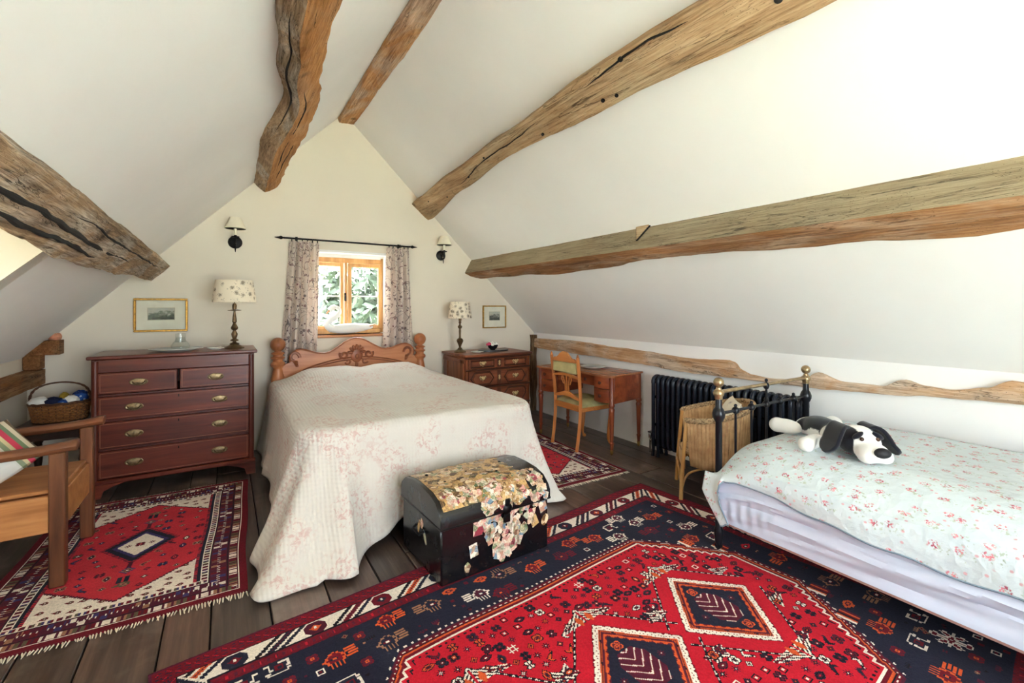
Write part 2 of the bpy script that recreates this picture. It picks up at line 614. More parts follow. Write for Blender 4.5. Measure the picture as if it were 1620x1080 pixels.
def tree(loc, h, rad, n, mat, label, seed):
    g = thing('garden_tree', label, 'tree', loc, 0, 'trees in the garden outside the window')
    q = MB()
    q.tube([(0, 0, 0), (0.1, 0, h * 0.3), (0, 0.1, h * 0.75)], [0.16, 0.12, 0.05], 8)
    q.build('trunk', M['bark'], g)
    rr = random.Random(seed)
    q = MB()
    for _ in range(n):
        a = rr.uniform(0, 2 * PI)
        ph = math.acos(rr.uniform(-1, 1))
        k = rr.uniform(0.35, 1.0) ** 0.5
        lump = 1 + 0.22 * math.sin(5 * a + seed) * math.sin(4 * ph)
        c = Vector((rad * k * lump * math.sin(ph) * math.cos(a), rad * k * lump * math.sin(ph) * math.sin(a), h * 0.58 + h * 0.42 * k * lump * math.cos(ph)))
        d = Vector((rr.gauss(0, 1), rr.gauss(0, 1), rr.gauss(0, 1))).normalized()
        e = d.orthogonal().normalized()
        s_ = rr.uniform(0.12, 0.22)
        V = [q.bm.verts.new(c + d * s_), q.bm.verts.new(c + e * s_ * 0.5), q.bm.verts.new(c - d * s_), q.bm.verts.new(c - e * s_ * 0.5)]
        q.bm.faces.new(V)
    tag(q.build('foliage', mat, g, smooth=False, recalc=False), kind='stuff')
tree((0.6, 11.5, -2.8), 6.0, 2.6, 6500, M['leaf_b'], 'pale green leafy tree seen through the left casement', 1)
tree((4.6, 10.5, -2.8), 6.6, 2.6, 6500, M['leaf_a'], 'mid green leafy tree seen through the right casement', 2)
tree((2.3, 14.5, -2.8), 8.0, 3.4, 6000, M['leaf_b'], 'taller tree between and behind the two nearer garden trees', 3)

# ---------------------------------------------------------------- timber beams
def beam_mat(name, cols, grey, axis='Y', rough=0.8, greyness=0.75):
    t = Tree(name)
    v = t.obj()
    def st(a, l):
        return {'Y': (a, l, a), 'X': (l, a, a), 'Z': (a, a, l)}[axis]
    n1 = t.noise(t.mp(v, st(5, 0.7)), 1.6, 7, 0.65, 0.8)
    n2 = t.noise(t.mp(v, st(60, 2.6)), 1.0, 4, 0.6, 0.8)
    n5 = t.noise(t.mp(v, st(150, 7)), 1.0, 3, 0.6, 0.4)
    n4 = t.noise(t.mp(v, st(2.4, 1.1)), 1.3, 5, 0.65, 0.8)
    f = t.ma('ADD', t.ma('MULTIPLY', n1, 0.45), t.ma('ADD', t.ma('MULTIPLY', n2, 0.33), t.ma('MULTIPLY', n5, 0.22)))
    col = t.ramp(f, [(0.36, cols[0]), (0.5, cols[1]), (0.62, cols[2])])
    gcol = t.ramp(f, [(0.38, grey[0]), (0.6, grey[1])])
    col = t.mix(t.ma('MULTIPLY', t.step(n4, 0.46, 0.60), greyness), col, gcol)
    n3 = t.noise(t.mp(v, st(6, 0.55)), 1.8, 5, 0.6, 1.4)
    cr = t.ma('SUBTRACT', 1.0, t.step(t.ma('ABSOLUTE', t.ma('SUBTRACT', n3, 0.47)), 0.0, 0.010))
    cr = t.ma('MULTIPLY', cr, t.step(n4, 0.40, 0.52))
    kn = t.ma('SUBTRACT', 1.0, t.step(t.ma('ADD', t.voro(v, 2.6), t.ma('MULTIPLY', n2, 0.08)), 0.09, 0.15))
    dk = t.ma('MAXIMUM', t.ma('MULTIPLY', cr, 0.8), t.ma('MULTIPLY', kn, 0.6))
    wm = t.ma('SUBTRACT', 1.0, t.step(t.voro(v, 75), 0.10, 0.17))
    wm = t.ma('MULTIPLY', wm, t.step(t.noise(v, 6, 2), 0.52, 0.6))
    dk = t.ma('MAXIMUM', dk, t.ma('MULTIPLY', wm, 0.6))
    col = t.mix(dk, col, tuple(np.array(cols[0]) * 0.38))
    t.bump(t.ma('SUBTRACT', t.ma('ADD', n2, t.ma('ADD', n5, t.ma('MULTIPLY', n1, 0.8))), t.ma('MULTIPLY', dk, 1.5)), 0.7, 0.012)
    return t.done(col, rough, spec=0.2)
M['beam_warm'] = beam_mat('old_oak_warm', ((132, 84, 48), (192, 138, 88), (224, 178, 128)), ((142, 116, 96), (226, 204, 182)))
M['beam_grey'] = beam_mat('old_oak_weathered', ((78, 58, 42), (164, 136, 106), (214, 184, 148)), ((96, 84, 74), (236, 226, 210)), greyness=0.85)
M['beam_olive'] = beam_mat('old_oak_sawn', ((132, 98, 66), (182, 148, 110), (210, 180, 142)), ((148, 126, 96), (206, 184, 150)))
M['beam_sawn'] = beam_mat('old_oak_grey_sawn', ((122, 104, 80), (154, 138, 110), (174, 158, 130)), ((130, 118, 98), (172, 158, 132)), greyness=0.6)
M['beam_pale'] = beam_mat('old_oak_pale', ((140, 98, 64), (198, 154, 114), (228, 196, 162)), ((168, 142, 118), (238, 222, 202)))
M['beam_rust'] = beam_mat('old_oak_rough_face', ((140, 92, 50), (188, 132, 78), (212, 158, 104)), ((160, 122, 88), (214, 178, 140)), greyness=0.5)
M['beam_dusky'] = beam_mat('old_oak_waney', ((104, 68, 42), (164, 116, 74), (200, 150, 104)), ((128, 98, 74), (222, 196, 166)), greyness=0.7)
M['beam_block'] = beam_mat('old_oak_brown', ((92, 58, 32), (140, 94, 56), (176, 124, 80)), ((120, 88, 58), (176, 138, 100)))
M['hole'] = plain('dark_peg_hole', (22, 16, 12), 0.95)

def beam(name, label, corners, y0, y1, mat, n=110, sub=5, amp=0.012, seed=0.0, taper=None, cat='beam', axis='Y', mats=None, amps=None):
    """a hewn timber: polygon section corners(y) -> [(x, z)...], roughened by noise"""
    q = MB()
    rings = []
    for i in range(n + 1):
        y = y0 + (y1 - y0) * i / n
        P = corners(y)
        c = Vector((sum(p[0] for p in P) / len(P), sum(p[1] for p in P) / len(P)))
        ring = []
        for si, (a, b_) in enumerate(zip(P, P[1:] + P[:1])):
            amp_ = amps[si] if amps else amp
            for k in range(sub):
                f = k / sub
                x, z = a[0] + (b_[0] - a[0]) * f, a[1] + (b_[1] - a[1]) * f
                dv = Vector((x, z)) - c
                ln = dv.length or 1
                s1 = mnoise.noise(Vector((x * 5 + seed, y * 1.3, z * 5)))
                s2 = mnoise.noise(Vector((x * 16 + seed, y * 7, z * 16)))
                s3 = mnoise.noise(Vector((x * 45 + seed, y * 16, z * 45)))
                cornerness = 1.0 if k == 0 else 0.7
                g = amp_ * (1.4 * s1 + 0.7 * s2 + 0.35 * s3) * cornerness - (amp_ * 0.4 if k == 0 else 0)
                x += dv.x / ln * g
                z += dv.y / ln * g
                ring.append((x, y, z) if axis == 'Y' else (y, x, z))
        rings.append(ring)
    q.ring_faces(rings)
    o = q.build(name, mat)
    if mats:
        extra = []
        for m_ in mats:
            if m_ is not None and m_ not in extra:
                extra.append(m_)
        for m_ in extra:
            o.data.materials.append(m_)
        ns_ = len(corners(y0))
        idx = np.zeros(len(o.data.polygons), dtype=np.int32)
        for f_ in range(n * ns_ * sub):
            m_ = mats[(f_ % (ns_ * sub)) // sub]
            if m_ is not None:
                idx[f_] = 1 + extra.index(m_)
        o.data.polygons.foreach_set('material_index', idx)
    return tag(o, label, cat)

nl, dl = (0.7175, -0.6966), (-0.6966, -0.7175)
nr, dr = (-0.699, -0.7153), (0.7153, -0.699)
def off(p, n, d):
    return (p[0] + n[0] * d, p[1] + n[1] * d)

def c_p1(y):
    tp = lerp_table([(0.5, 0.0, 0.20), (1.9, 0.0, 0.215), (2.8, 0.01, 0.25), (3.6, 0.0, 0.235), (4.6, 0.0, 0.22), (5.1, 0.0, 0.20)], y)
    A = (-0.493, zl(-0.493))
    B = off(A, nl, 0.125)
    D = off(A, dl, tp[1])
    C = off(D, nl, 0.12)
    return [off(A, nl, -0.02), B, C, off(D, nl, -0.02)]
p1 = beam('purlin', 'thick split weathered purlin low on the left slope above the framed landscape', c_p1, YF, YB, M['beam_grey'], amp=0.016, seed=3, n=200)

def c_p2(y):
    D, Bx = lerp_table([(1.0, 0.10, 0.33), (1.87, 0.15, 0.375), (2.3, 0.20, 0.40), (3.05, 0.285, 0.50), (3.67, 0.215, 0.50), (4.3, 0.23, 0.46), (5.1, 0.245, 0.45)], y)
    Dp = (D, zl(D))
    Ap = (Bx - 0.11, zl(Bx - 0.11))
    return [off(Ap, nl, -0.02), off(Ap, nl, 0.155), off(Dp, nl, 0.13), off(Dp, nl, -0.02)]
p2_ = beam('purlin', 'gnarled crooked purlin high on the left slope with bark-edged sides', c_p2, YF, YB, M['beam_warm'], amp=0.017, seed=11, n=200, mats=[None, M['beam_rust'], M['beam_grey'], None])

def c_p3(y):
    k = 0.008 * math.sin(y * 3.1)
    return [(1.02 + k, 3.55), (1.205 + k, 3.55), (1.20 + k, 3.372), (1.03 + k, 3.36)]
beam('ridge_beam', 'slender ridge beam at the very top where both slopes meet', c_p3, YF, YB, M['beam_warm'], amp=0.013, seed=21)

def c_p4(y):
    Bx, Cx = lerp_table([(0.7, 1.735, 1.93), (1.9, 1.72, 1.905), (3.0, 1.755, 1.89), (4.0, 1.79, 1.95), (5.1, 1.835, 2.05)], y)
    B = (Bx, zr(Bx) - 0.155)
    C = (Cx, zr(Cx) - 0.12)
    return [off(B, nr, -0.14), B, C, off(C, nr, -0.11)]
p4 = beam('purlin', 'long sawn purlin with round peg holes high on the right slope', c_p4, YF, YB, M['beam_olive'], amp=0.008, seed=31)
def c_p5(y):
    w = 0.02 * math.sin(y * 2.2) + 0.02 * mnoise.noise(Vector((y * 2.3, 4, 1))) - (0.05 * max(0, 1 - abs(y - 4.1) / 0.22)) * 0
    B = (2.527, 1.817)
    Cx = 2.84 + w
    return [(2.63, zr(2.63) + 0.03), B, (2.60, 1.785), (2.72, 1.762 + 0.3 * w), (Cx, zr(Cx) - 0.02 + 0.0), (Cx + 0.03, zr(Cx) + 0.04)]
p5 = beam('purlin', 'heavy square-set purlin with a waney lower edge above the radiator', c_p5, YF, YB, M['beam_sawn'], amp=0.012, seed=41, n=200, mats=[None, M['beam_dusky'], M['beam_dusky'], M['beam_dusky'], M['beam_dusky'], None], amps=[0.003, 0.004, 0.008, 0.02, 0.012, 0.01])
PLATE = [(0.3, 0.97, 0.885), (0.63, 1.0, 0.88), (0.724, 0.955, 0.873), (0.878, 0.922, 0.866), (0.98, 0.93, 0.86), (1.08, 0.956, 0.847), (1.208, 0.894, 0.842), (1.42, 0.889, 0.833), (1.577, 0.934, 0.827), (1.66, 0.86, 0.82), (1.934, 0.848, 0.817), (2.06, 0.856, 0.815), (2.138, 0.885, 0.814), (2.2, 0.94, 0.812), (2.249, 0.952, 0.812), (2.549, 0.935, 0.813), (3.291, 0.958, 0.829), (4.305, 0.985, 0.847), (5.1, 0.975, 0.855)]
def c_p6(y):
    tpz, btz = lerp_table(PLATE, y)
    return [(3.60, tpz), (3.535, tpz - 0.004), (3.53, btz), (3.60, btz)]
beam('wall_plate', 'waney wall plate running along the right wall above the radiator', c_p6, YF, YB - 0.075, M['beam_pale'], n=300, amp=0.011, seed=51)
def c_p7(y):
    return [(-1.335, 0.905), (-1.215, 0.90), (-1.215, 0.785), (-1.335, 0.785)]
beam('wall_plate', 'short wall plate on the left wall beside the wicker basket', c_p7, 2.9, YB - 0.01, M['beam_block'], n=60, amp=0.005, seed=61)
def c_tie(x):
    return [(4.965, 1.022), (4.965, 1.132), (5.09, 1.132), (5.09, 1.022)]
beam('tie_beam_end', 'stub of a tie beam jutting from the left slope with a pot on it', c_tie, -1.30, -1.105, M['beam_block'], n=24, amp=0.004, seed=71, axis='X')
q = MB()
q.box((-1.265, 5.03, 0.963), (0.10, 0.115, 0.112), 0.006)
tag(q.build('packing_block', M['beam_block']), 'small timber block between the left wall plate and the tie beam stub', 'timber block')
def c_post(z):
    w = 0.012 * math.sin(z * 9)
    return [(3.505 + w, 5.03), (3.575, 5.03), (3.575, 5.095), (3.505 + w, 5.095)]
q = MB()
rings = []
for i in range(60):
    z = 0.0 + 1.02 * i / 59
    P = c_post(z)
    rings.append([(p[0] + 0.014 * mnoise.noise(Vector((p[0] * 9, p[1] * 9, z * 7))), p[1] + 0.008 * mnoise.noise(Vector((p[0] * 9 + 5, p[1] * 9, z * 7))), z) for p in P])
q.ring_faces(rings)
tag(q.build('corner_post', beam_mat('old_oak_post', ((60, 44, 30), (112, 84, 58), (160, 126, 92)), ((90, 76, 62), (170, 150, 128)), 'Z')), 'rough upright timber post in the corner behind the panelled chest', 'post')

# long shakes opened along the weathered purlins
def shake(parent, cfn, a, b_, f0, f1, ya, yb, rad, seed, sink=0.5):
    q = MB()
    pts, rads = [], []
    for k in range(41):
        t_ = k / 40
        y = ya + (yb - ya) * t_
        P = cfn(y)
        A_, B_ = Vector(P[a]), Vector(P[b_])
        f = f0 + (f1 - f0) * t_ + 0.10 * mnoise.noise(Vector((y * 2.2, seed, 0))) + 0.03 * mnoise.noise(Vector((y * 9, seed, 0)))
        p = A_ + (B_ - A_) * f
        nn_ = Vector((-(B_ - A_).y, (B_ - A_).x)).normalized()
        c_ = Vector((sum(p_[0] for p_ in P) / len(P), sum(p_[1] for p_ in P) / len(P)))
        if nn_.dot(p - c_) < 0:
            nn_ = -nn_
        r_ = max(0.0008, rad * math.sin(PI * min(1, max(0, t_))) ** 0.6 * (0.7 + 0.5 * mnoise.noise(Vector((y * 6, seed, 4)))))
        p = p + nn_ * (0.004 - r_ * sink)
        pts.append((p.x, y, p.y))
        rads.append(r_)
    q.tube(pts, rads, 7)
    q.build('shake', M['hole'], parent)
shake(p1, c_p1, 1, 2, 0.45, 0.55, 1.2, 3.6, 0.016, 1)
shake(p1, c_p1, 1, 2, 0.75, 0.7, 1.5, 3.1, 0.014, 2)
shake(p1, c_p1, 1, 2, 0.25, 0.3, 2.2, 4.6, 0.009, 3)
shake(p2_, c_p2, 2, 3, 0.35, 0.45, 1.8, 3.4, 0.008, 4)
shake(p2_, c_p2, 1, 2, 0.75, 0.7, 2.6, 4.2, 0.009, 5)
shake(p2_, c_p2, 1, 2, 0.35, 0.5, 3.3, 4.6, 0.006, 6)
shake(p4, c_p4, 1, 2, 0.35, 0.6, 2.5, 4.0, 0.007, 7)
shake(p4, c_p4, 1, 2, 0.12, 0.2, 1.3, 2.0, 0.010, 8)
# peg holes and notch, parts of the purlins
def peg(parent, x, y, z, n, r):
    q = MB()
    d = Vector((n[0], 0, n[1]))
    c = Vector((x, y, z))
    q.tube([c - d * 0.02, c + d * 0.0015], r, 12)
    q.build('peg_hole', M['hole'], parent)
def on_p4(y, f):
    P = c_p4(y)
    B, C = Vector(P[1]), Vector(P[2])
    p = B + (C - B) * f
    n = Vector((-(C - B).y, (C - B).x)).normalized()
    if n.y > 0:
        n = -n
    return p, n
for y, f, r in ((0.95, 0.55, 0.017), (0.82, 0.8, 0.014), (1.95, 0.75, 0.012), (1.85, 0.8, 0.011), (2.55, 0.8, 0.010), (3.3, 0.35, 0.008), (3.7, 0.6, 0.007), (1.7, 0.12, 0.014), (4.3, 0.8, 0.007), (4.7, 0.35, 0.007)):
    p, n = on_p4(y, f)
    p = p + n * 0.006
    peg(p4, p.x, y, p.y, (n.x, n.y), r)
# V-shaped notch piece on the square purlin
q = MB()
A, B = Vector((2.62, 1.99)), Vector((2.527, 1.817))
nn = Vector((-0.87, 0.49))
def vp(y, f, d):
    p = A + (B - A) * f + nn * d
    return (p.x, y, p.y)
for (ya, yb) in ((2.39, 2.335), (2.255, 2.335)):
    q.tube([vp(ya, -0.02, 0.004), vp(yb, 0.62, 0.004)], 0.006, 6)
q.build('notch', M['hole'], p5)
q = MB()
q.ring_faces([[vp(2.385, -0.02, 0.0), vp(2.26, -0.02, 0.0), vp(2.335, 0.6, 0.0)], [vp(2.385, -0.02, 0.016), vp(2.26, -0.02, 0.016), vp(2.335, 0.6, 0.012)]])
q.build('notch_chip', M['beam_olive'], p5)

# pot and pebble on the stub
q = MB()
q.lathe([(0.0, 0), (0.03, 0.0), (0.04, 0.012), (0.042, 0.03), (0.036, 0.048), (0.028, 0.055), (0.024, 0.052), (0.0, 0.045)], 20, (-1.145, 5.03, 1.133))
tag(q.build('clay_pot', plain('terracotta_mottled', (190, 132, 104), 0.7, var=0.16, nscale=40)), 'small round mottled terracotta pot on the stub of the tie beam', 'pot')
# ---------------------------------------------------------------- wall things
M['brass'] = plain('aged_brass', (150, 118, 70), 0.38, 0.85, var=0.18, nscale=30)
M['brass_dark'] = plain('dull_bronze', (112, 92, 66), 0.42, 0.8, var=0.2, nscale=40)
M['cream_shade'] = fabric('cream_shade_cloth', (246, 236, 214))
# sconces
def sconce(x, label):
    g = thing('wall_sconce', label, 'wall light', (x, YB, 2.0), 0, 'pair of wall sconces')
    q = MB()
    q.lathe([(0, 0), (0.058, 0), (0.06, 0.006), (0.05, 0.016), (0.03, 0.02), (0.0, 0.022)], 28, m=Matrix.Translation((0, 0, 0.015)) @ Matrix.Rotation(R(90), 4, 'X'))
    q.build('back_plate', M['iron'], g)
    q = MB()
    q.tube([(0, -0.02, 0.02), (0, -0.07, -0.02), (0, -0.11, -0.005), (0, -0.11, 0.05)], 0.009, 8)
    q.lathe([(0, 0), (0.03, 0.004), (0.034, 0.014), (0.012, 0.016), (0.012, 0.03), (0, 0.03)], 16, (0, -0.11, 0.045))
    q.tube([(0, -0.075, -0.02), (0, -0.08, -0.06), (0, -0.08, -0.085)], [0.007, 0.006, 0.003], 7)
    q.build('arm', M['iron'], g)
    q = MB()
    q.lathe([(0, 0), (0.014, 0), (0.014, 0.075), (0, 0.08)], 14, (0, -0.11, 0.07))
    q.build('candle_tube', M['cream_shade'], g)
    q = MB()
    q.lathe([(0.086, 0), (0.088, 0.004), (0.047, 0.105), (0.045, 0.105), (0.084, 0.0)], 28, (0, -0.11, 0.13))
    q.build('lamp_shade', M['cream_shade'], g)
sconce(0.088, 'cream-shaded iron wall sconce left of the curtained window')
sconce(2.205, 'cream-shaded iron wall sconce right of the curtained window')

# pictures
M['gilt'] = plain('gilt_frame', (196, 150, 70), 0.35, 0.7, var=0.15, nscale=60)
M['mount'] = fabric('ivory_mount', (250, 238, 220))
def engraving(name, tint):
    t = Tree(name)
    v = t.obj()
    s = t.sep(v)
    n = t.noise(t.mp(v, (1, 1, 1.6)), 26, 6, 0.65)
    z = t.ma('ADD', t.ma('MULTIPLY', s[2], 7.0), t.ma('MULTIPLY', t.ma('SUBTRACT', n, 0.5), 1.5))
    col = t.ramp(t.ma('ADD', z, 0.5), [(0.1, tuple(np.array(tint) * 0.45)), (0.4, tuple(np.array(tint) * 0.75)), (0.55, tint), (0.75, (206, 202, 186)), (1.0, (190, 190, 180))])
    dark = t.step(t.noise(v, 34, 4, 0.6), 0.52, 0.62)
    low = t.ma('SUBTRACT', 1.0, t.step(s[2], -0.01, 0.035))
    col = t.mix(t.ma('MULTIPLY', t.ma('MULTIPLY', dark, low), 0.75), col, (56, 58, 46))
    return t.done(col, 0.6)
def picture(xc, zc, w, h, iw, ih, label, imat, fw=0.018):
    g = thing('framed_picture', label, 'picture', (xc, YB, zc), 0, 'gilt framed prints')
    for s in (-1, 1):
        q = MB()
        q.box((0, -0.014, s * (h / 2 - fw / 2)), (w, 0.028, fw), 0.005)
        q.build('frame_rail', M['gilt'], g)
        q = MB()
        q.box((s * (w / 2 - fw / 2), -0.014, 0), (fw, 0.028, h - 2 * fw), 0.005)
        q.build('frame_stile', M['gilt'], g)
    q = MB()
    q.box((0, -0.007, 0), (w - 2 * fw, 0.01, h - 2 * fw), 0)
    q.build('mount', M['mount'], g, smooth=False)
    q = MB()
    q.box((0, -0.0125, 0.01), (iw + 0.012, 0.001, ih + 0.012), 0)
    q.build('wash_line', plain('wash_line_ink', (200, 190, 168), 0.7), g, smooth=False)
    q = MB()
    q.box((0, -0.0135, 0.01), (iw, 0.001, ih), 0)
    q.build('print', imat, g, smooth=False)
    q = MB()
    q.box((0, -0.018, 0), (w - 2 * fw, 0.002, h - 2 * fw), 0)
    q.build('glazing', M['glass'], g, smooth=False)
picture(-0.473, 1.326, 0.385, 0.296, 0.185, 0.10, 'wide gilt-framed landscape print above the mahogany chest', engraving('print_green_landscape', (128, 136, 112)))
picture(2.949, 1.27, 0.345, 0.29, 0.15, 0.105, 'small gilt-framed grey print beside the sloping corner above the panelled chest', engraving('print_grey_landscape', (140, 140, 130)), 0.015)

# curtain rod, curtains
g = thing('curtain_rod', 'thin black iron curtain rod above the gable window', 'curtain rod', (1.15, 5.03, 2.085))
q = MB()
q.tube([(-0.65, 0, 0), (0.65, 0, 0)], 0.009, 10)
q.build('rod', M['iron'], g)
for s in (-1, 1):
    q = MB()
    q.lathe([(0, 0), (0.012, 0.004), (0.006, 0.012), (0.016, 0.022), (0.018, 0.034), (0.010, 0.05), (0.003, 0.085), (0, 0.09)], 12, m=Matrix.Translation((s * 0.645, 0, 0)) @ Matrix.Rotation(s * R(90), 4, 'Y'))
    q.build('finial', M['iron'], g)
    q = MB()
    q.box((s * 0.53, 0.062, -0.005), (0.02, 0.012, 0.06), 0.003)
    q.tube([(s * 0.53, 0.065, 0.0), (s * 0.53, 0.0, -0.016), (s * 0.53, -0.014, 0.0), (s * 0.53, 0.0, 0.014)], 0.005, 7)
    q.build('bracket', M['iron'], g)
t = Tree('curtain_vine_print')
v = t.uv()
wv = t.noise(v, 9, 2)
vine = t.ma('ABSOLUTE', t.ma('SUBTRACT', t.noise(v, 8.0, 1, 0.4, 1.5), 0.5))
vine = t.ma('SUBTRACT', 1.0, t.step(vine, 0.012, 0.024))
spot = t.ma('SUBTRACT', 1.0, t.step(t.voro(v, 26, rnd=1.0), 0.17, 0.26))
spotsel = t.step(t.noise(v, 16, 1), 0.42, 0.5)
bl = t.ma('SUBTRACT', 1.0, t.step(t.voro(t.mp(v, loc=(3.3, 1.7, 0)), 11, rnd=0.9), 0.13, 0.2))
m_ = t.ma('MAXIMUM', t.ma('MULTIPLY', vine, 0.75), t.ma('MAXIMUM', t.ma('MULTIPLY', spot, spotsel), t.ma('MULTIPLY', bl, 0.8)))
base = t.ramp(t.noise(v, 3, 3), [(0.3, (238, 226, 218)), (0.7, (246, 236, 228))])
pr = t.ramp(t.voro(v, 14, out='Color'), [(0.3, (96, 84, 92)), (0.7, (150, 108, 112))])
t.bump(t.noise(v, 500, 2), 0.2, 0.002)
trl = t.n('ShaderNodeBsdfTranslucent')
cc = t.mix(m_, base, pr)
t.put(trl.inputs['Color'], cc)
t.done(cc, 0.95, spec=0.1)
mxs = t.n('ShaderNodeMixShader')
mxs.inputs[0].default_value = 0.5
t.nt.links.new(t.b.outputs[0], mxs.inputs[1])
t.nt.links.new(trl.outputs[0], mxs.inputs[2])
t.nt.links.new(mxs.outputs[0], t.nt.nodes['Material Output'].inputs[0])
M['curtain'] = t.m
def curtain(xt0, xt1, xb0, xb1, ztop, zbot, label, seed, folds):
    g = thing('curtain', label, 'curtain', ((xt0 + xt1) / 2, 5.045, zbot), 0, 'pair of printed curtains')
    ox = (xt0 + xt1) / 2
    H_ = ztop - zbot
    q = MB()
    nu, nv = 96, 44
    def fn(u, v):
        zz = v
        x0 = xb0 + (xt0 - xb0) * zz ** 0.8
        x1 = xb1 + (xt1 - xb1) * zz ** 0.8
        x = x0 + (x1 - x0) * u
        ph = folds * 2 * PI * u + seed + 0.5 * math.sin(3 * zz + seed)
        a = 0.029 + 0.010 * (1 - zz)
        hd = max(0, 1 - abs(zz - 0.965) / 0.035)
        y = a * (math.sin(ph) + 0.3 * math.sin(2 * ph + 1.3)) * (1 - 0.55 * hd)
        y += 0.004 * math.sin(folds * 3 * 2 * PI * u) * (zz > 0.93)
        return (x - ox + 0.007 * math.cos(ph) * (1 - hd), y, H_ * zz)
    q.sheet(fn, nu, nv)
    o = q.build('cloth', M['curtain'], g)
    uvl = o.data.uv_layers.new(name='UVMap')
    co = np.array([v_.co[:] for v_ in o.data.vertices])
    idx = np.array([l.vertex_index for l in o.data.loops])
    uu = (idx // (nv + 1)) / nu * 0.75
    vv = (idx % (nv + 1)) / nv * H_
    uvl.data.foreach_set('uv', np.stack([uu, vv], 1).ravel().astype(np.float32))
    md = o.modifiers.new('thick', 'SOLIDIFY')
    md.thickness = 0.004
    for k in range(6):
        q = MB()
        xx = xt0 + (xt1 - xt0) * (k + 0.5) / 6 - ox
        pts = [(xx, -0.015 + 0.016 * math.cos(a), H_ + 0.012 + 0.018 * math.sin(a)) for a in [2 * PI * j / 12 for j in range(12)]]
        q.tube(pts, 0.0028, 6, loop=True)
        q.build('ring', M['iron'], g)
curtain(0.548, 0.835, 0.44, 0.80, 2.060, 0.62, 'vine-printed curtain hanging on the left of the gable window', 0.4, 4.5)
curtain(1.535, 1.795, 1.475, 1.87, 2.060, 0.62, 'vine-printed curtain hanging on the right of the gable window', 2.1, 4.2)

# white swan on the sill
t = Tree('milky_white_pottery')
t.done((246, 245, 242), 0.35)
trl = t.n('ShaderNodeBsdfTranslucent')
trl.inputs['Color'].default_value = (0.95, 0.95, 0.93, 1)
mxs = t.n('ShaderNodeMixShader')
mxs.inputs[0].default_value = 0.16
t.nt.links.new(t.b.outputs[0], mxs.inputs[1])
t.nt.links.new(trl.outputs[0], mxs.inputs[2])
t.nt.links.new(mxs.outputs[0], t.nt.nodes['Material Output'].inputs[0])
M['swan'] = t.m
g = thing('swan_ornament', 'white swan ornament with curved neck on the window sill', 'ornament', (1.15, 5.155, 1.101))
q = MB()
prof = []
rings = []
for i in range(25):
    f = i / 24
    x = -0.20 + 0.46 * f
    w = 0.058 * math.sin(PI * min(1, f * 0.93 + 0.07)) ** 0.6 * (1 - 0.15 * f)
    hgt = 0.062 * math.sin(PI * (0.08 + 0.86 * f)) ** 0.55 * (1 - 0.25 * f)
    zc = 0.060 + 0.02 * f ** 2
    rings.append([(x, w * math.cos(a), max(0.0, zc + hgt * math.sin(a))) for a in [2 * PI * k / 16 for k in range(16)]])
q.ring_faces(rings)
q.build('body', M['swan'], g)
q = MB()
pts = [(-0.17, 0, 0.06), (-0.215, 0, 0.10), (-0.195, 0, 0.15), (-0.14, 0, 0.19), (-0.10, 0, 0.235), (-0.105, 0, 0.275), (-0.14, 0, 0.295), (-0.175, 0, 0.285), (-0.20, 0, 0.26)]
def smooth_path(pts, n=6):
    P = [Vector(p) for p in pts]
    out = []
    for i in range(len(P) - 1):
        p0, p1, p2, p3 = P[max(i - 1, 0)], P[i], P[i + 1], P[min(i + 2, len(P) - 1)]
        for k in range(n):
            s = k / n
            out.append(0.5 * ((2 * p1) + (p2 - p0) * s + (2 * p0 - 5 * p1 + 4 * p2 - p3) * s * s + (3 * p1 - p0 - 3 * p2 + p3) * s ** 3))
    out.append(P[-1])
    return out
sp = smooth_path(pts, 5)
q.tube(sp, [0.046 - 0.026 * min(1, i / (len(sp) * 0.55)) + (0.008 if i > len(sp) * 0.75 else 0) for i in range(len(sp))], 12)
q.build('neck', M['swan'], g)
q = MB()
q.tube([(-0.19, 0, 0.268), (-0.215, 0, 0.243), (-0.232, 0, 0.222)], [0.012, 0.009, 0.003], 8)
q.build('beak', plain('pale_orange_beak', (226, 168, 120), 0.4), g)
q = MB()
q.tube([(0.22, 0, 0.085), (0.27, 0, 0.10), (0.30, 0, 0.102)], [0.03, 0.02, 0.005], 10, flat=0.45)
q.build('tail', plain('bare_wood_tail', (206, 160, 126), 0.5), g)

# ---------------------------------------------------------------- mahogany chest of drawers
CH = wood('mahogany_x', (62, 22, 14), (98, 40, 26), (128, 58, 38), 'X', 0.32)
CHZ = wood('mahogany_z', (58, 20, 13), (90, 36, 23), (116, 50, 33), 'Z', 0.35)
M['plate_brass'] = plain('antique_brass_plate', (138, 118, 86), 0.38, 0.8, var=0.2, nscale=60)
M['inlay'] = plain('stringing_inlay', (150, 92, 62), 0.5)
g = thing('chest_of_drawers', 'tall mahogany chest with five drawers and oval brass handles', 'chest', (-0.302, 4.665, 0))
W, D, H = 1.03, 0.50, 1.04
q = MB()
q.box((-W / 2 + 0.012, 0, 0.555), (0.024, D, 0.91), 0.003)
q.box((W / 2 - 0.012, 0, 0.555), (0.024, D, 0.91), 0.003)
q.box((0, D / 2 - 0.006, 0.555), (W - 0.05, 0.012, 0.90), 0)
q.box((0, 0, 0.11), (W - 0.05, D - 0.03, 0.02), 0)
for z in (0.345, 0.558, 0.745):
    q.box((0, -0.01, z), (W - 0.05, D - 0.04, 0.014), 0)
q.build('carcass', CHZ, g)
q = MB()
q.box((0, -D / 2 + 0.012, 0.962), (W - 0.05, 0.024, 0.095), 0.003)
q.build('frieze', CH, g)
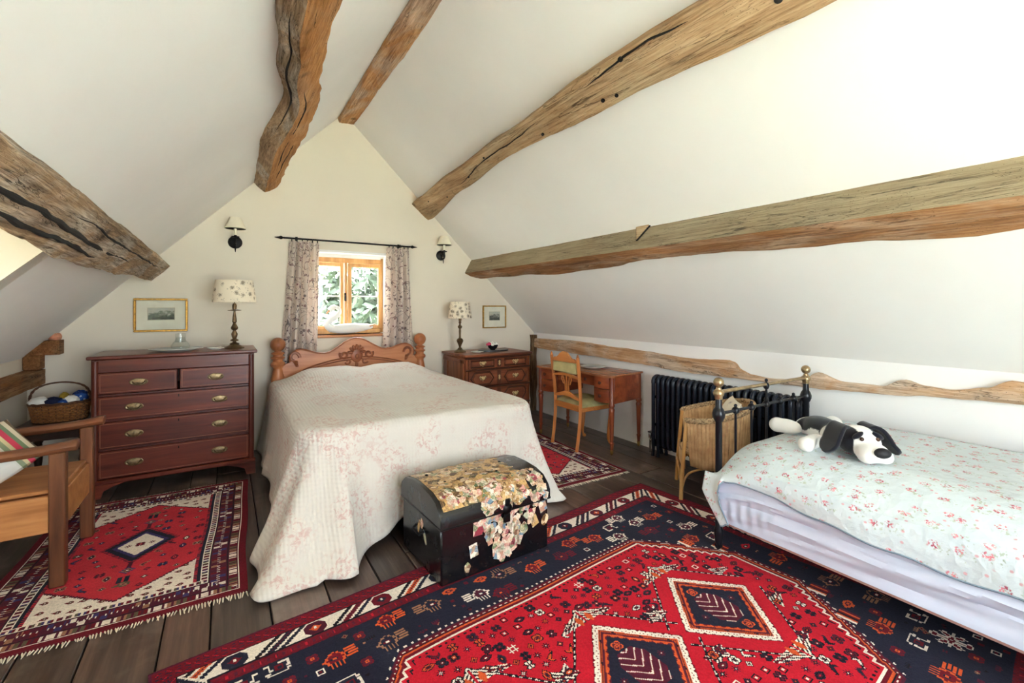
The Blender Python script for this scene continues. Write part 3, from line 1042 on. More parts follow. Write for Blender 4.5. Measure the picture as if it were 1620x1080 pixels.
for s in (-1, 1):
    q = MB()
    q.lathe([(0, 0), (0.02, 0), (0.02, 0.88), (0, 0.88)], 12, (s * (W / 2 - 0.022), -D / 2 + 0.004, 0.12))
    q.build('corner_column', CHZ, g)
q = MB()
q.box((0, -0.008, 1.026), (W + 0.045, D + 0.04, 0.026), 0.006)
q.build('top', CH, g)
q = MB()
q.box((0, -D / 2 - 0.004, 0.115), (W + 0.02, 0.03, 0.035), 0.008)
q.build('base_moulding', CH, g)
for s in (-1, 1):
    q = MB()
    poly = [(s * (W / 2 + 0.01), 0), (s * (W / 2 - 0.055), 0), (s * (W / 2 - 0.07), 0.05), (s * (W / 2 - 0.12), 0.075), (s * (W / 2 - 0.2), 0.10), (s * (W / 2 + 0.01), 0.10)]
    q.prism(poly, -D / 2 - 0.012, -D / 2 + 0.012, 'Y')
    q.build('bracket_foot', CH, g)
    q = MB()
    q.box((s * (W / 2 - 0.05), D / 2 - 0.06, 0.05), (0.08, 0.08, 0.10), 0.004)
    q.build('back_foot', CHZ, g)
def oval_handle(parent, x, y, z, sc=1.0):
    q = MB()
    m = Matrix.Translation((x, y, z)) @ Matrix.Rotation(R(90), 4, 'X')
    q.lathe([(0, 0), (0.055 * sc, 0), (0.056 * sc, 0.003), (0.050 * sc, 0.005), (0.046 * sc, 0.003), (0.03 * sc, 0.004), (0.0, 0.006)], 30, m=m, sy=0.5)
    h = q.build('handle_plate', M['plate_brass'], parent)
    q = MB()
    q.tube([(x - 0.036 * sc, y - 0.006, z + 0.004), (x - 0.036 * sc, y - 0.016, z), (x - 0.02 * sc, y - 0.02, z - 0.016 * sc), (x + 0.02 * sc, y - 0.02, z - 0.016 * sc), (x + 0.036 * sc, y - 0.016, z), (x + 0.036 * sc, y - 0.006, z + 0.004)], 0.0035, 6)
    q.build('handle', M['brass_dark'], parent)
def drawer(x, z, w, h, handles):
    q = MB()
    q.box((x, -D / 2 + 0.006, z), (w, 0.03, h), 0.004)
    d = q.build('drawer', CH, g)
    q = MB()
    for s in (-1, 1):
        q.box((x, -D / 2 - 0.0095, z + s * (h / 2 - 0.014)), (w - 0.028, 0.002, 0.003), 0)
        q.box((x + s * (w / 2 - 0.014), -D / 2 - 0.0095, z), (0.003, 0.002, h - 0.031), 0)
    q.build('inlay_string', M['inlay'], d, smooth=False)
    for hx in handles:
        oval_handle(d, x + hx, -D / 2 - 0.009, z)
    if len(handles) == 2:
        q = MB()
        q.box((x, -D / 2 - 0.0095, z + h * 0.33), (0.007, 0.002, 0.018), 0)
        q.build('keyhole', M['hole'], d)
for z, h in ((0.237, 0.20), (0.452, 0.195), (0.652, 0.17)):
    drawer(0, z, W - 0.075, h, (-0.27, 0.27))
for s in (-1, 1):
    drawer(s * 0.243, 0.835, (W - 0.075) / 2 - 0.008, 0.155, (0.0,))

# ---------------------------------------------------------------- panelled oak chest (right)
JW = wood('panel_oak_x', (72, 36, 22), (118, 62, 38), (156, 92, 56), 'X', 0.38)
JZ = wood('panel_oak_z', (70, 36, 22), (126, 68, 38), (166, 98, 58), 'Z', 0.36)
M['pale_brass'] = plain('pale_worn_brass', (206, 184, 134), 0.35, 0.35, var=0.15, nscale=60)
JM = wood('panel_oak_moulding', (44, 22, 15), (72, 38, 24), (96, 54, 34), 'X', 0.35)
g = thing('panelled_chest', 'low dark oak chest with geometric moulded drawers and pierced brass handles', 'chest', (2.642, 4.745, 0))
W, D, H = 0.84, 0.58, 0.872
q = MB()
q.box((-W / 2 + 0.015, 0, 0.46), (0.03, D, 0.76), 0.003)
q.box((W / 2 - 0.015, 0, 0.46), (0.03, D, 0.76), 0.003)
q.box((0, D / 2 - 0.01, 0.46), (W - 0.06, 0.02, 0.76), 0)
q.box((0, 0, 0.09), (W - 0.06, D - 0.04, 0.02), 0)
q.build('carcass', JZ, g)
q = MB()
q.box((0, -0.01, 0.858), (W + 0.05, D + 0.045, 0.028), 0.007)
q.build('top', JW, g)
q = MB()
q.box((0, -D / 2 - 0.006, 0.832), (W + 0.02, 0.02, 0.022), 0.006)
for z in (0.70, 0.505, 0.29):
    q.box((0, -D / 2 - 0.004, z), (W, 0.022, 0.018), 0.006)
q.box((0, -D / 2 - 0.006, 0.085), (W + 0.02, 0.02, 0.03), 0.006)
q.build('rail_mouldings', JM, g)
q = MB()
for s in (-1, 1):
    q.box((-W / 2 - 0.006, s * 0.21, 0.46), (0.014, 0.07, 0.70), 0.004)
q.box((-W / 2 - 0.006, 0, 0.80), (0.014, D - 0.02, 0.05), 0.004)
q.build('side_frame', JZ, g)
for sx in (-1, 1):
    for sy in (-1, 1):
        q = MB()
        q.lathe([(0, 0), (0.03, 0), (0.042, 0.02), (0.04, 0.05), (0.026, 0.065), (0.026, 0.08), (0, 0.08)], 16, (sx * (W / 2 - 0.05), sy * (D / 2 - 0.05), 0))
        q.build('bun_foot', JM, g)
def frame_loop(poly, y, wdt, dep):
    """moulding strip round a polygon on the drawer front (outer poly shrunk for the inside)"""
    q = MB()
    cx_ = sum(p[0] for p in poly) / len(poly)
    cz_ = sum(p[1] for p in poly) / len(poly)
    q.tube([(p[0], y, p[1]) for p in poly], wdt, 4, loop=True, flat=dep)
    return q
def pierced(parent, x, y, z, key=False):
    if key:
        q = MB()
        q.prism([(x - 0.012, z + 0.016), (x - 0.005, z + 0.03), (x, z + 0.024), (x + 0.005, z + 0.03), (x + 0.012, z + 0.016), (x + 0.008, z), (x + 0.014, z - 0.012), (x, z - 0.03), (x - 0.014, z - 0.012), (x - 0.008, z)], y - 0.003, y, 'Y')
        q.build('escutcheon', M['pale_brass'], parent, smooth=False)
        return
    q = MB()
    q.prism([(x - 0.045, z + 0.014), (x - 0.03, z + 0.03), (x - 0.012, z + 0.018), (x, z + 0.03), (x + 0.012, z + 0.018), (x + 0.03, z + 0.03), (x + 0.045, z + 0.014), (x + 0.035, z), (x + 0.026, z - 0.018), (x + 0.008, z - 0.014), (x, z - 0.032), (x - 0.008, z - 0.014), (x - 0.026, z - 0.018), (x - 0.035, z)], y - 0.003, y, 'Y')
    q.build('handle_plate', M['pale_brass'], parent, smooth=False)
    q = MB()
    q.tube([(x - 0.03, y - 0.004, z + 0.01), (x - 0.03, y - 0.014, z + 0.006), (x - 0.015, y - 0.018, z - 0.014), (x + 0.015, y - 0.018, z - 0.014), (x + 0.03, y - 0.014, z + 0.006), (x + 0.03, y - 0.004, z + 0.01)], 0.004, 6)
    q.build('handle', M['brass_dark'], parent)
yF = -D / 2
for z0, z1, kind in ((0.712, 0.818, 0), (0.518, 0.688, 1), (0.303, 0.492, 2), (0.105, 0.278, 3)):
    q = MB()
    q.box((0, yF + 0.012, (z0 + z1) / 2), (W - 0.07, 0.03, z1 - z0), 0.004)
    d = q.build('drawer', JW, g)
    zc, hh = (z0 + z1) / 2, (z1 - z0) / 2 - 0.018
    for s in (-1, 1):
        cx_, hw = s * 0.215, 0.145
        if kind == 0:
            poly = [(cx_ - hw, zc - hh), (cx_ + hw, zc - hh), (cx_ + hw, zc + hh), (cx_ - hw, zc + hh)]
        elif kind in (1, 3):
            poly = [(cx_ - hw, zc), (cx_ - hw + 0.05, zc - hh), (cx_ + hw - 0.05, zc - hh), (cx_ + hw, zc), (cx_ + hw - 0.05, zc + hh), (cx_ - hw + 0.05, zc + hh)]
        else:
            k = 0.03
            poly = [(cx_ - hw, zc - hh + k), (cx_ - hw + k, zc - hh), (cx_ + hw - s * 0.0 - 0.05, zc - hh), (cx_ + hw, zc - 0.01), (cx_ + hw, zc + hh - k), (cx_ + hw - k, zc + hh), (cx_ - hw + 0.05, zc + hh), (cx_ - hw, zc + 0.01)]
        q = MB()
        q.prism([(cx_ + (p[0] - cx_) * 0.86, zc + (p[1] - zc) * 0.78) for p in poly], yF - 0.010, yF, 'Y', b=0.004)
        q.build('raised_panel', JW, d)
        frame_loop(poly, yF - 0.006, 0.009, 1.0).build('panel_moulding', JM, d)
        pierced(d, cx_, yF - 0.0105, zc)
    q = MB()
    q.box((0, yF - 0.003, zc), (0.05, 0.01, 2 * hh + 0.02), 0.003)
    q.build('centre_stile', JM, d)
    pierced(d, 0, yF - 0.0085, zc, key=True)

# ---------------------------------------------------------------- table lamps
def shade_mat(name):
    t = Tree(name)
    v = t.obj()
    fl = t.voro(v, 20, rnd=0.9)
    pet = t.noise(v, 150, 3, 0.7)
    z = t.sep(v)[2]
    sel = t.step(t.ma('ADD', t.noise(v, 9, 2), t.ma('MULTIPLY', t.ma('SUBTRACT', z, 0.545), -2.2)), 0.40, 0.47)
    blob = t.ma('SUBTRACT', 1.0, t.step(t.ma('ADD', fl, t.ma('MULTIPLY', t.ma('SUBTRACT', pet, 0.5), 1.1)), 0.24, 0.40))
    small = t.ma('SUBTRACT', 1.0, t.step(t.voro(t.mp(v, loc=(2, 5, 1)), 42), 0.2, 0.3))
    f = t.ma('MULTIPLY', t.ma('MAXIMUM', blob, t.ma('MULTIPLY', small, 0.5)), sel)
    t.bump(t.noise(v, 500, 2), 0.15, 0.001)
    return t.done(t.mix(f, (240, 228, 206), (152, 138, 118)), 0.9, spec=0.1)
M['flower_shade'] = shade_mat('flower_printed_shade')
def table_lamp(loc, label, prof, sr_b, sr_t, sz0, sz1):
    g = thing('table_lamp', label, 'lamp', loc, 0, 'pair of brass bedside lamps')
    q = MB()
    q.lathe([(0, 0), (0.072, 0), (0.074, 0.008), (0.058, 0.02), (0.03, 0.034), (0, 0.036)], 8)
    q.build('base', M['brass_dark'], g)
    q = MB()
    q.lathe(prof, 20)
    q.build('stem', M['brass_dark'], g)
    q = MB()
    q.lathe([(0, prof[-1][1]), (0.016, prof[-1][1]), (0.018, prof[-1][1] + 0.03), (0.012, prof[-1][1] + 0.05), (0, prof[-1][1] + 0.05)], 14)
    q.build('lamp_holder', M['brass_dark'], g)
    q = MB()
    q.lathe([(sr_b, sz0), (sr_t, sz1), (sr_t - 0.003, sz1), (sr_b - 0.003, sz0), ], 40)
    q.bm.faces.ensure_lookup_table()
    big = [f for f in q.bm.faces if len(f.verts) > 4]
    bmesh.ops.delete(q.bm, geom=big, context='FACES_ONLY')
    q.build('lamp_shade', M['flower_shade'], g, recalc=False)
    q = MB()
    for a in (0, 1, 2):
        an = a * 2 * PI / 3
        q.tube([(0, 0, sz1 - 0.03), (math.cos(an) * (sr_t - 0.004), math.sin(an) * (sr_t - 0.004), sz1 - 0.015)], 0.002, 5)
    q.tube([(0, 0, prof[-1][1]), (0, 0, sz1 - 0.03)], 0.004, 6)
    q.build('shade_carrier', M['brass_dark'], g)
    return g
stemA = [(0, 0.03), (0.035, 0.034), (0.038, 0.042), (0.018, 0.05), (0.012, 0.06), (0.03, 0.066), (0.032, 0.074), (0.014, 0.085), (0.02, 0.10), (0.025, 0.125), (0.016, 0.145), (0.011, 0.155), (0.024, 0.165), (0.028, 0.18), (0.016, 0.205), (0.010, 0.22), (0.018, 0.23), (0.016, 0.26), (0.009, 0.31), (0.008, 0.325), (0.050, 0.328), (0.052, 0.333), (0.012, 0.338), (0.010, 0.34)]
table_lamp((0.075, 4.63, 1.039), 'brass lamp with drip pan and flowered shade on the mahogany chest', stemA, 0.168, 0.142, 0.40, 0.59)
stemB = [(0, 0.03), (0.03, 0.036), (0.024, 0.045), (0.012, 0.06), (0.02, 0.085), (0.036, 0.12), (0.040, 0.14), (0.030, 0.155), (0.014, 0.165), (0.012, 0.19), (0.014, 0.25), (0.011, 0.27), (0.024, 0.285), (0.026, 0.30), (0.012, 0.315), (0.010, 0.335), (0.018, 0.345), (0.010, 0.36)]
table_lamp((2.318, 4.80, 0.872), 'brass lamp with urn-shaped stem and flowered shade on the panelled chest', stemB, 0.140, 0.112, 0.395, 0.585)

# things on the mahogany chest
M['china'] = plain('white_china', (232, 230, 222), 0.25)
M['china_grey'] = plain('grey_blue_china', (168, 174, 176), 0.3)
def plate(loc, r, label, mat, rim=None, sy=1.0, h=0.022):
    g = thing('plate', label, 'plate', loc)
    q = MB()
    q.lathe([(0, 0), (r * 0.62, 0), (r * 0.66, 0.004), (r, h - 0.003), (r, h), (r * 0.64, 0.010), (0, 0.008)], 40, sy=sy)
    q.build('dish', mat, g)
    if rim:
        q = MB()
        q.lathe([(r * 0.9, h - 0.0035), (r * 0.99, h + 0.0006), (r * 1.0, h - 0.001), (r * 0.9, h - 0.006)], 40, sy=sy)
        q.build('rim', rim, g)
plate((-0.33, 4.62, 1.0395), 0.185, 'wide grey platter under the glass carafe on the mahogany chest', M['china'], M['china_grey'], 0.8)
g = thing('carafe', 'clear glass bedside carafe with upturned tumbler on the mahogany chest', 'carafe', (-0.305, 4.63, 1.048))
q = MB()
q.lathe([(0.0, 0.0), (0.058, 0.0), (0.066, 0.01), (0.066, 0.03), (0.05, 0.06), (0.034, 0.08), (0.03, 0.10), (0.028, 0.10), (0.028, 0.08), (0.046, 0.058), (0.062, 0.03), (0.06, 0.012), (0.0, 0.006)], 28)
q.build('bottle', M['glass'], g)
q = MB()
q.lathe([(0.036, 0.062), (0.036, 0.132), (0.0, 0.136), (0.0, 0.132), (0.034, 0.130), (0.034, 0.062)], 26)
q.build('tumbler', M['glass'], g)
plate((-0.06, 4.60, 1.0395), 0.062, 'small cream oval dish beside the lamp on the mahogany chest', M['china'], None, 0.75, 0.016)

# things on the panelled chest
plate((2.47, 4.66, 0.8725), 0.075, 'small white plate beside the lamp on the panelled chest', M['china'], None, 1.0, 0.012)
q = MB()
q.prism(arc((0, 0), 0.20, 0, 2 * PI, 39, rz=0.11), 0, 0.010, 'Z', b=0.003)
q.lathe([(0.185, 0.010), (0.2, 0.010), (0.2, 0.016), (0.19, 0.016)], 40, sy=0.55)
tag(q.build('tray', plain('dark_lacquer', (40, 40, 44), 0.3), loc=(2.72, 4.72, 0.8725)), 'dark oval tray under the black flower bowl', 'tray')
q = MB()
q.lathe([(0, 0), (0.028, 0), (0.03, 0.006), (0.05, 0.022), (0.062, 0.05), (0.064, 0.062), (0.060, 0.062), (0.052, 0.035), (0.0, 0.02)], 28)
tag(q.build('bowl', plain('black_glaze', (30, 30, 32), 0.2), loc=(2.70, 4.70, 0.8885)), 'small black bowl of flowers on the dark tray', 'bowl')
rr = random.Random(9)
petal_w, petal_p = plain('white_petals', (240, 236, 226), 0.7), plain('pink_petals', (206, 70, 110), 0.7)
for k, (dx, dy, dz, m_, lab) in enumerate([(0.03, -0.01, 0.062, petal_w, 'white flower head at the right of the black bowl'), (0.0, 0.02, 0.072, petal_w, 'white flower head in the middle of the black bowl'), (-0.012, -0.025, 0.06, petal_w, 'white flower head at the front of the black bowl'), (-0.045, 0.0, 0.066, petal_p, 'pink flower head at the left of the black bowl')]):
    q = MB()
    for j in range(9):
        a = j * 2.4
        rr_ = 0.017 + 0.0016 * j
        q.ell((math.cos(a) * rr_, math.sin(a) * rr_, 0.004 * math.cos(j)), (0.022, 0.016, 0.009), 8, 6, m=Matrix.Rotation(a, 4, 'Z') @ Matrix.Rotation(0.5, 4, 'Y') @ Matrix.Rotation(-a, 4, 'Z'))
    q.ell((0, 0, 0.006), (0.012, 0.012, 0.01), 8, 6)
    tag(q.build('flower_head', m_, loc=(2.70 + dx * 1.1, 4.70 + dy, 0.8885 + dz + 0.012)), lab, 'flower', 'flowers in the black bowl')
# ---------------------------------------------------------------- double bed
BP = wood('pine_x', (150, 84, 48), (188, 118, 74), (210, 144, 98), 'X', 0.38)
BZ = wood('pine_z', (128, 70, 40), (170, 104, 64), (196, 130, 86), 'Z', 0.38)
BD = wood('pine_carved', (112, 58, 32), (146, 84, 50), (170, 106, 68), 'X', 0.4)
bed = thing('double_bed', 'double bed with carved pine headboard and ball-topped posts', 'bed', (1.152, 4.92, 0))
top = [(0.55, 0.86), (0.545, 0.895), (0.565, 0.94), (0.60, 0.965), (0.634, 0.975), (0.68, 0.966), (0.739, 0.945), (0.80, 0.927), (0.857, 0.922), (0.91, 0.933), (0.961, 0.962), (1.015, 1.0), (1.067, 1.035), (1.12, 1.06), (1.17, 1.068), (1.22, 1.06), (1.27, 1.038), (1.325, 1.004), (1.38, 0.972), (1.43, 0.948), (1.48, 0.938), (1.55, 0.945), (1.60, 0.965), (1.66, 0.982), (1.71, 0.985), (1.75, 0.972), (1.785, 0.935), (1.79, 0.895), (1.785, 0.86)]
top = [(x - 1.152, z) for x, z in top]
q = MB()
poly = [(-0.68, 0.35), (-0.68, 0.83)] + top + [(0.69, 0.83), (0.69, 0.35)]
q.prism(poly[::-1], -0.018, 0.022, 'Y')
hb = q.build('headboard', BP, bed)
q = MB()
q.tube([(x, -0.004, z) for x, z in top], 0.015, 8)
q.build('top_moulding', BD, hb)
q = MB()
pts = [(-0.50 + 1.06 * k / 24, -0.02, 0.77 + 0.105 * math.sin(PI * k / 24) ** 0.8) for k in range(25)]
q.tube(pts, 0.008, 6)
q.tube([(p[0], p[1], p[2] - 0.022) for p in pts], 0.006, 6)
q.build('arched_bead', BD, hb)
# carved cartouche
q = MB()
cz = 0.895
q.ell((0.02, -0.022, cz), (0.062, 0.016, 0.078))
q.ell((0.02, -0.040, cz - 0.012), (0.020, 0.014, 0.026))
for k in range(7):
    a = R(-75 + 25 * k)
    m_ = Matrix.Translation((0.02 + 0.066 * math.sin(a), -0.026, cz + 0.012 + 0.072 * math.cos(a))) @ Matrix.Rotation(a, 4, 'Y')
    q.ell((0, 0, 0), (0.016, 0.014, 0.032), 10, 8, m=m_)
for s in (-1, 1):
    pts = []
    for k in range(26):
        a = k / 25 * 2.3 * PI
        r_ = 0.046 - 0.036 * k / 25
        pts.append((0.02 + s * (0.125 - r_ * math.cos(a + 2.6)), -0.022, cz + 0.008 + r_ * math.sin(a + 2.6)))
    q.tube(pts, 0.013, 7)
    pts = []
    for k in range(20):
        a = k / 19 * 1.9 * PI
        r_ = 0.032 - 0.024 * k / 19
        pts.append((0.02 + s * (0.085 - r_ * math.cos(a + 3.4)), -0.022, cz - 0.062 + r_ * math.sin(a + 3.4)))
    q.tube(pts, 0.010, 7)
q.ell((0.02, -0.022, cz - 0.10), (0.016, 0.014, 0.034))
q.build('carved_cartouche', BD, hb)
for s in (-1, 1):
    q = MB()
    pts = []
    for k in range(26):
        a = k / 25 * 1.6 * PI
        r_ = 0.062 - 0.042 * k / 25
        pts.append((s * (0.575 - r_ * math.cos(a) * 0.8), -0.02, 0.90 + r_ * math.sin(a) * 1.0))
    q.tube(pts, [0.016 - 0.005 * k / 25 for k in range(26)], 7)
    for k in range(5):
        q.ell((s * (0.565 - 0.004 * k), -0.021, 0.865 - 0.012 * k), (0.028 - 0.003 * k, 0.01, 0.007), 10, 6)
    q.build('carved_scroll', BD, hb)
prof = [(0, 0), (0.04, 0), (0.05, 0.06), (0.045, 0.2), (0.05, 0.4), (0.048, 0.55), (0.056, 0.66), (0.062, 0.70), (0.05, 0.76), (0.042, 0.80), (0.045, 0.815), (0.062, 0.83), (0.066, 0.845), (0.058, 0.862), (0.044, 0.872), (0.046, 0.892), (0.060, 0.902), (0.065, 0.908), (0.058, 0.914), (0.044, 0.922), (0.044, 0.936), (0.058, 0.944), (0.062, 0.950), (0.05, 0.957), (0.03, 0.966), (0.03, 0.978)]
ball = [(0.068 * math.sin(PI * k / 14), 1.034 - 0.068 * math.cos(PI * k / 14)) for k in range(1, 15)]
for s, xx in ((-1, -0.715), (1, 0.722)):
    q = MB()
    q.lathe(prof, 24, (xx, 0, 0))
    o = q.build('post', BZ, bed)
    q = MB()
    q.lathe([(0.026, 0.972)] + ball, 26, (xx, 0, 0))
    q.build('ball_finial', BZ, o)
for s in (-1, 1):
    q = MB()
    q.box((s * 0.66, -1.06, 0.33), (0.03, 2.0, 0.12), 0.004)
    q.build('side_rail', BZ, bed)
    q = MB()
    q.lathe([(0, 0), (0.03, 0), (0.04, 0.05), (0.03, 0.2), (0.04, 0.3), (0, 0.38)], 14, (s * 0.63, -2.02, 0))
    q.build('foot_leg', BZ, bed)
q = MB()
q.box((0.0, -1.06, 0.515), (1.38, 2.02, 0.25), 0.06)
q.build('mattress', fabric('mattress_ticking', (226, 222, 214)), bed)

# quilted bedspread
t = Tree('toile_quilt')
v = t.obj()
big = t.step(t.noise(v, 3.8, 2, 0.5), 0.44, 0.56)
fine = t.noise(v, 34, 5, 0.7, 1.0)
ln = t.step(fine, 0.50, 0.58)
tex = t.ma('MULTIPLY', big, ln)
base = t.ramp(t.noise(v, 2, 3), [(0.3, (208, 201, 192)), (0.7, (218, 212, 204))])
col = t.mix(t.ma('MULTIPLY', tex, 0.6), base, (196, 146, 140))
qv = t.mp(v, (1, 1, 1))
w1_ = t.wave(qv, 15, 3.0, 1, 'X', dscale=0.35)
w2_ = t.wave(qv, 15, 4.0, 1, 'Z', dscale=0.4)
t.bump(t.ma('ADD', t.ma('MULTIPLY', w1_, 0.8), t.ma('ADD', t.ma('MULTIPLY', w2_, 0.5), t.ma('MULTIPLY', t.noise(v, 60, 3), 0.5))), 0.32, 0.006)
M['quilt'] = t.done(col, 0.9, spec=0.15, **{'Sheen Weight': 0.1})
cx0, hx, yH, yF_ = 1.17, 0.75, 4.855, 2.80
def bed_z(x, y):
    s1 = max(0.0, min(1.0, (y - 4.0) / 0.45))
    s1 = s1 * s1 * (3 - 2 * s1)
    s2 = max(0.0, min(1.0, (y - 4.66) / 0.22))
    u = (x - cx0) / hx
    side = max(0.0, 1 - max(0, abs(u) - 0.6) / 0.42)
    side = side * side * (3 - 2 * side)
    dip = 0.03 * math.exp(-(u / 0.14) ** 2)
    return 0.684 + 0.01 * (1 - u * u) + (0.115 - dip) * s1 * side * (1 - 0.55 * s2 * s2) + 0.006 * mnoise.noise(Vector((x * 3, y * 3, 0)))
cr = 0.16
edge = []
def seg(a, b_, n, N):
    for k in range(n):
        f = k / n
        edge.append((a[0] + (b_[0] - a[0]) * f, a[1] + (b_[1] - a[1]) * f, N[0], N[1]))
X0, X1 = cx0 - hx, cx0 + hx
seg((X0, yH), (X0, yF_ + cr), 90, (-1, 0))
for k in range(36):
    a = PI + (PI / 2) * k / 36
    edge.append((X0 + cr + cr * math.cos(a), yF_ + cr + cr * math.sin(a), math.cos(a), math.sin(a)))
seg((X0 + cr, yF_), (X1 - cr, yF_), 74, (0, -1))
for k in range(36):
    a = 1.5 * PI + (PI / 2) * k / 36
    edge.append((X1 - cr + cr * math.cos(a), yF_ + cr + cr * math.sin(a), math.cos(a), math.sin(a)))
seg((X1, yF_ + cr), (X1, yH), 90, (1, 0))
edge.append((X1, yH, 1, 0))
n_e = len(edge)
iL, iR = 90 + 18, 90 + 36 + 74 + 18        # middles of the two foot corners
def bump01(i, c, w):
    d = abs(i - c) / w
    return math.exp(-d * d)
rows = []
nin, nout = 16, 34
for i, (ex, ey, nx, ny) in enumerate(edge):
    kL, kR = bump01(i, iL + 5, 20), bump01(i, iR, 13)
    flare = 0.075 + 0.31 * kL + 0.12 * kR + 0.012 * math.sin(i * 0.21)
    if 126 < i < 200:
        flare += -0.03 - 0.02 * math.sin((i - 126) / 74 * PI)
    fold = (0.014 + 0.042 * bump01(i, iL + 8, 20) + 0.026 * kR)
    ph = i * (0.36) + 0.8 * math.sin(i * 0.05) + 0.4
    hem = 0.055 + 0.03 * math.sin(i * 0.17 + 1) * (1 - kL) - 0.04 * kL - 0.035 * kR
    if 126 < i < 200:
        hem += 0.05 * math.sin((i - 126) / 74 * PI)
    hem = max(0.014, hem)
    sx_, sy_ = cx0, min(max(ey, yF_ + 0.5), yH)
    row = []
    for k in range(nin):
        f = k / nin
        f = 1 - (1 - f) ** 1.5
        x, y = sx_ + (ex - sx_) * f, sy_ + (ey - sy_) * f
        row.append((x, y, bed_z(x, y)))
    zt = bed_z(ex, ey)
    r0 = 0.06
    for k in range(nout + 1):
        s = k / nout
        if s < 0.2:
            a = s / 0.2 * PI / 2 * 0.9
            o_, z = r0 * math.sin(a), zt - r0 * (1 - math.cos(a))
        else:
            tt = (s - 0.2) / 0.8
            z0 = zt - r0 * (1 - math.cos(PI / 2 * 0.9))
            z = z0 - tt * (z0 - hem)
            o_ = r0 * math.sin(PI / 2 * 0.9) + flare * tt ** 1.25 + fold * (tt ** 0.9) * math.sin(ph) + 0.008 * mnoise.noise(Vector((i * 0.07, tt * 4, 2)))
            # hem curls out where it meets the boards
            if tt > 0.88 and hem < 0.02:
                o_ += 0.05 * (tt - 0.88) / 0.12
        tx, ty = -ny, nx
        sw = fold * 0.35 * s * math.cos(ph)
        row.append((ex + nx * o_ + tx * sw, ey + ny * o_ + ty * sw, z))
    rows.append(row)
q = MB()
oc = Vector((1.17, 3.8, 0))
V = [[q.bm.verts.new(Vector(p) - oc) for p in r] for r in rows]
for i in range(n_e - 1):
    for k in range(len(rows[0]) - 1):
        q.bm.faces.new((V[i][k], V[i + 1][k], V[i + 1][k + 1], V[i][k + 1]))
bmesh.ops.remove_doubles(q.bm, verts=q.bm.verts[:], dist=0.0005)
o = q.build('bedspread', M['quilt'], loc=oc)
md = o.modifiers.new('thick', 'SOLIDIFY')
md.thickness = 0.012
md.offset = 1.0
tag(o, 'ivory quilted toile bedspread draped over the double bed to the floor', 'bedspread')

# ---------------------------------------------------------------- trunk with pasted scraps
t = Tree('black_enamel')
v = t.obj()
sc_ = t.step(t.noise(v, 70, 5, 0.7), 0.63, 0.70)
M['trunk'] = t.done(t.mix(t.ma('MULTIPLY', sc_, 0.35), (14, 13, 16), (110, 98, 80)), t.ma('ADD', t.ma('MULTIPLY', t.noise(v, 12), 0.25), 0.12), spec=0.6)
def collage(name, pal, scale, seed, contrast=1.0):
    t = Tree(name)
    v = t.mp(t.obj(), loc=(seed, seed * 1.7, seed * 0.3))
    c1 = t.voro(v, scale, out='Color')
    c2 = t.noise(v, scale * 2.2, 5, 0.7, 1.5)
    f = t.ma('ADD', t.ma('MULTIPLY', t.sep(c1)[0], 0.9), t.ma('MULTIPLY', t.ma('SUBTRACT', c2, 0.45), 0.9))
    n = len(pal)
    col = t.ramp(f, [(0.15 + 0.72 * i / (n - 1), pal[i]) for i in range(n)])
    dk = t.step(t.noise(v, scale * 3.3, 4, 0.7), 0.56, 0.66)
    col = t.mix(t.ma('MULTIPLY', dk, 0.6), col, (60, 42, 34))
    return t.done(col, 0.35, spec=0.5)
SC = [collage('scrap_gold', [(96, 66, 38), (190, 150, 92), (222, 186, 130), (150, 104, 62), (232, 208, 168)], 30, 1),
      collage('scrap_rose', [(150, 56, 70), (232, 204, 182), (206, 130, 120), (240, 226, 206), (120, 130, 92)], 34, 2),
      collage('scrap_blue', [(112, 140, 158), (226, 216, 196), (170, 176, 150), (196, 120, 96), (236, 228, 212)], 34, 3),
      collage('scrap_green', [(92, 112, 74), (214, 198, 160), (176, 120, 84), (236, 222, 196), (130, 92, 70)], 34, 4),
      collage('scrap_cream', [(238, 226, 204), (210, 170, 134), (244, 234, 216), (190, 110, 96), (232, 214, 180)], 34, 5)]
LIDTOP = collage('lid_collage', [(82, 58, 36), (184, 142, 84), (216, 178, 116), (140, 96, 56), (206, 170, 120), (96, 90, 62)], 24, 7)
g = thing('trunk', 'black domed trunk covered in pasted paper scraps at the bed foot', 'trunk', (1.232, 2.348, 0.013), R(2.5))
W, D = 0.68, 0.50
q = MB()
q.box((0, 0, 0.145), (W, D, 0.29), 0.008)
q.build('body', M['trunk'], g)
LID = [(-0.262, 0.292), (-0.262, 0.335), (-0.245, 0.365), (-0.20, 0.405), (-0.13, 0.425), (-0.02, 0.432), (0.10, 0.430), (0.20, 0.412), (0.255, 0.37), (0.262, 0.335), (0.262, 0.292)]
q = MB()
q.prism([(y, z) for y, z in LID], -W / 2 - 0.008, W / 2 + 0.008, 'X', b=0.003)
lid = q.build('lid', M['trunk'], g)
q = MB()
q.box((0, 0, 0.288), (W + 0.022, D + 0.03, 0.014), 0.004)
q.build('rim_band', plain('dark_trunk_metal', (34, 32, 32), 0.35, 0.7), g)
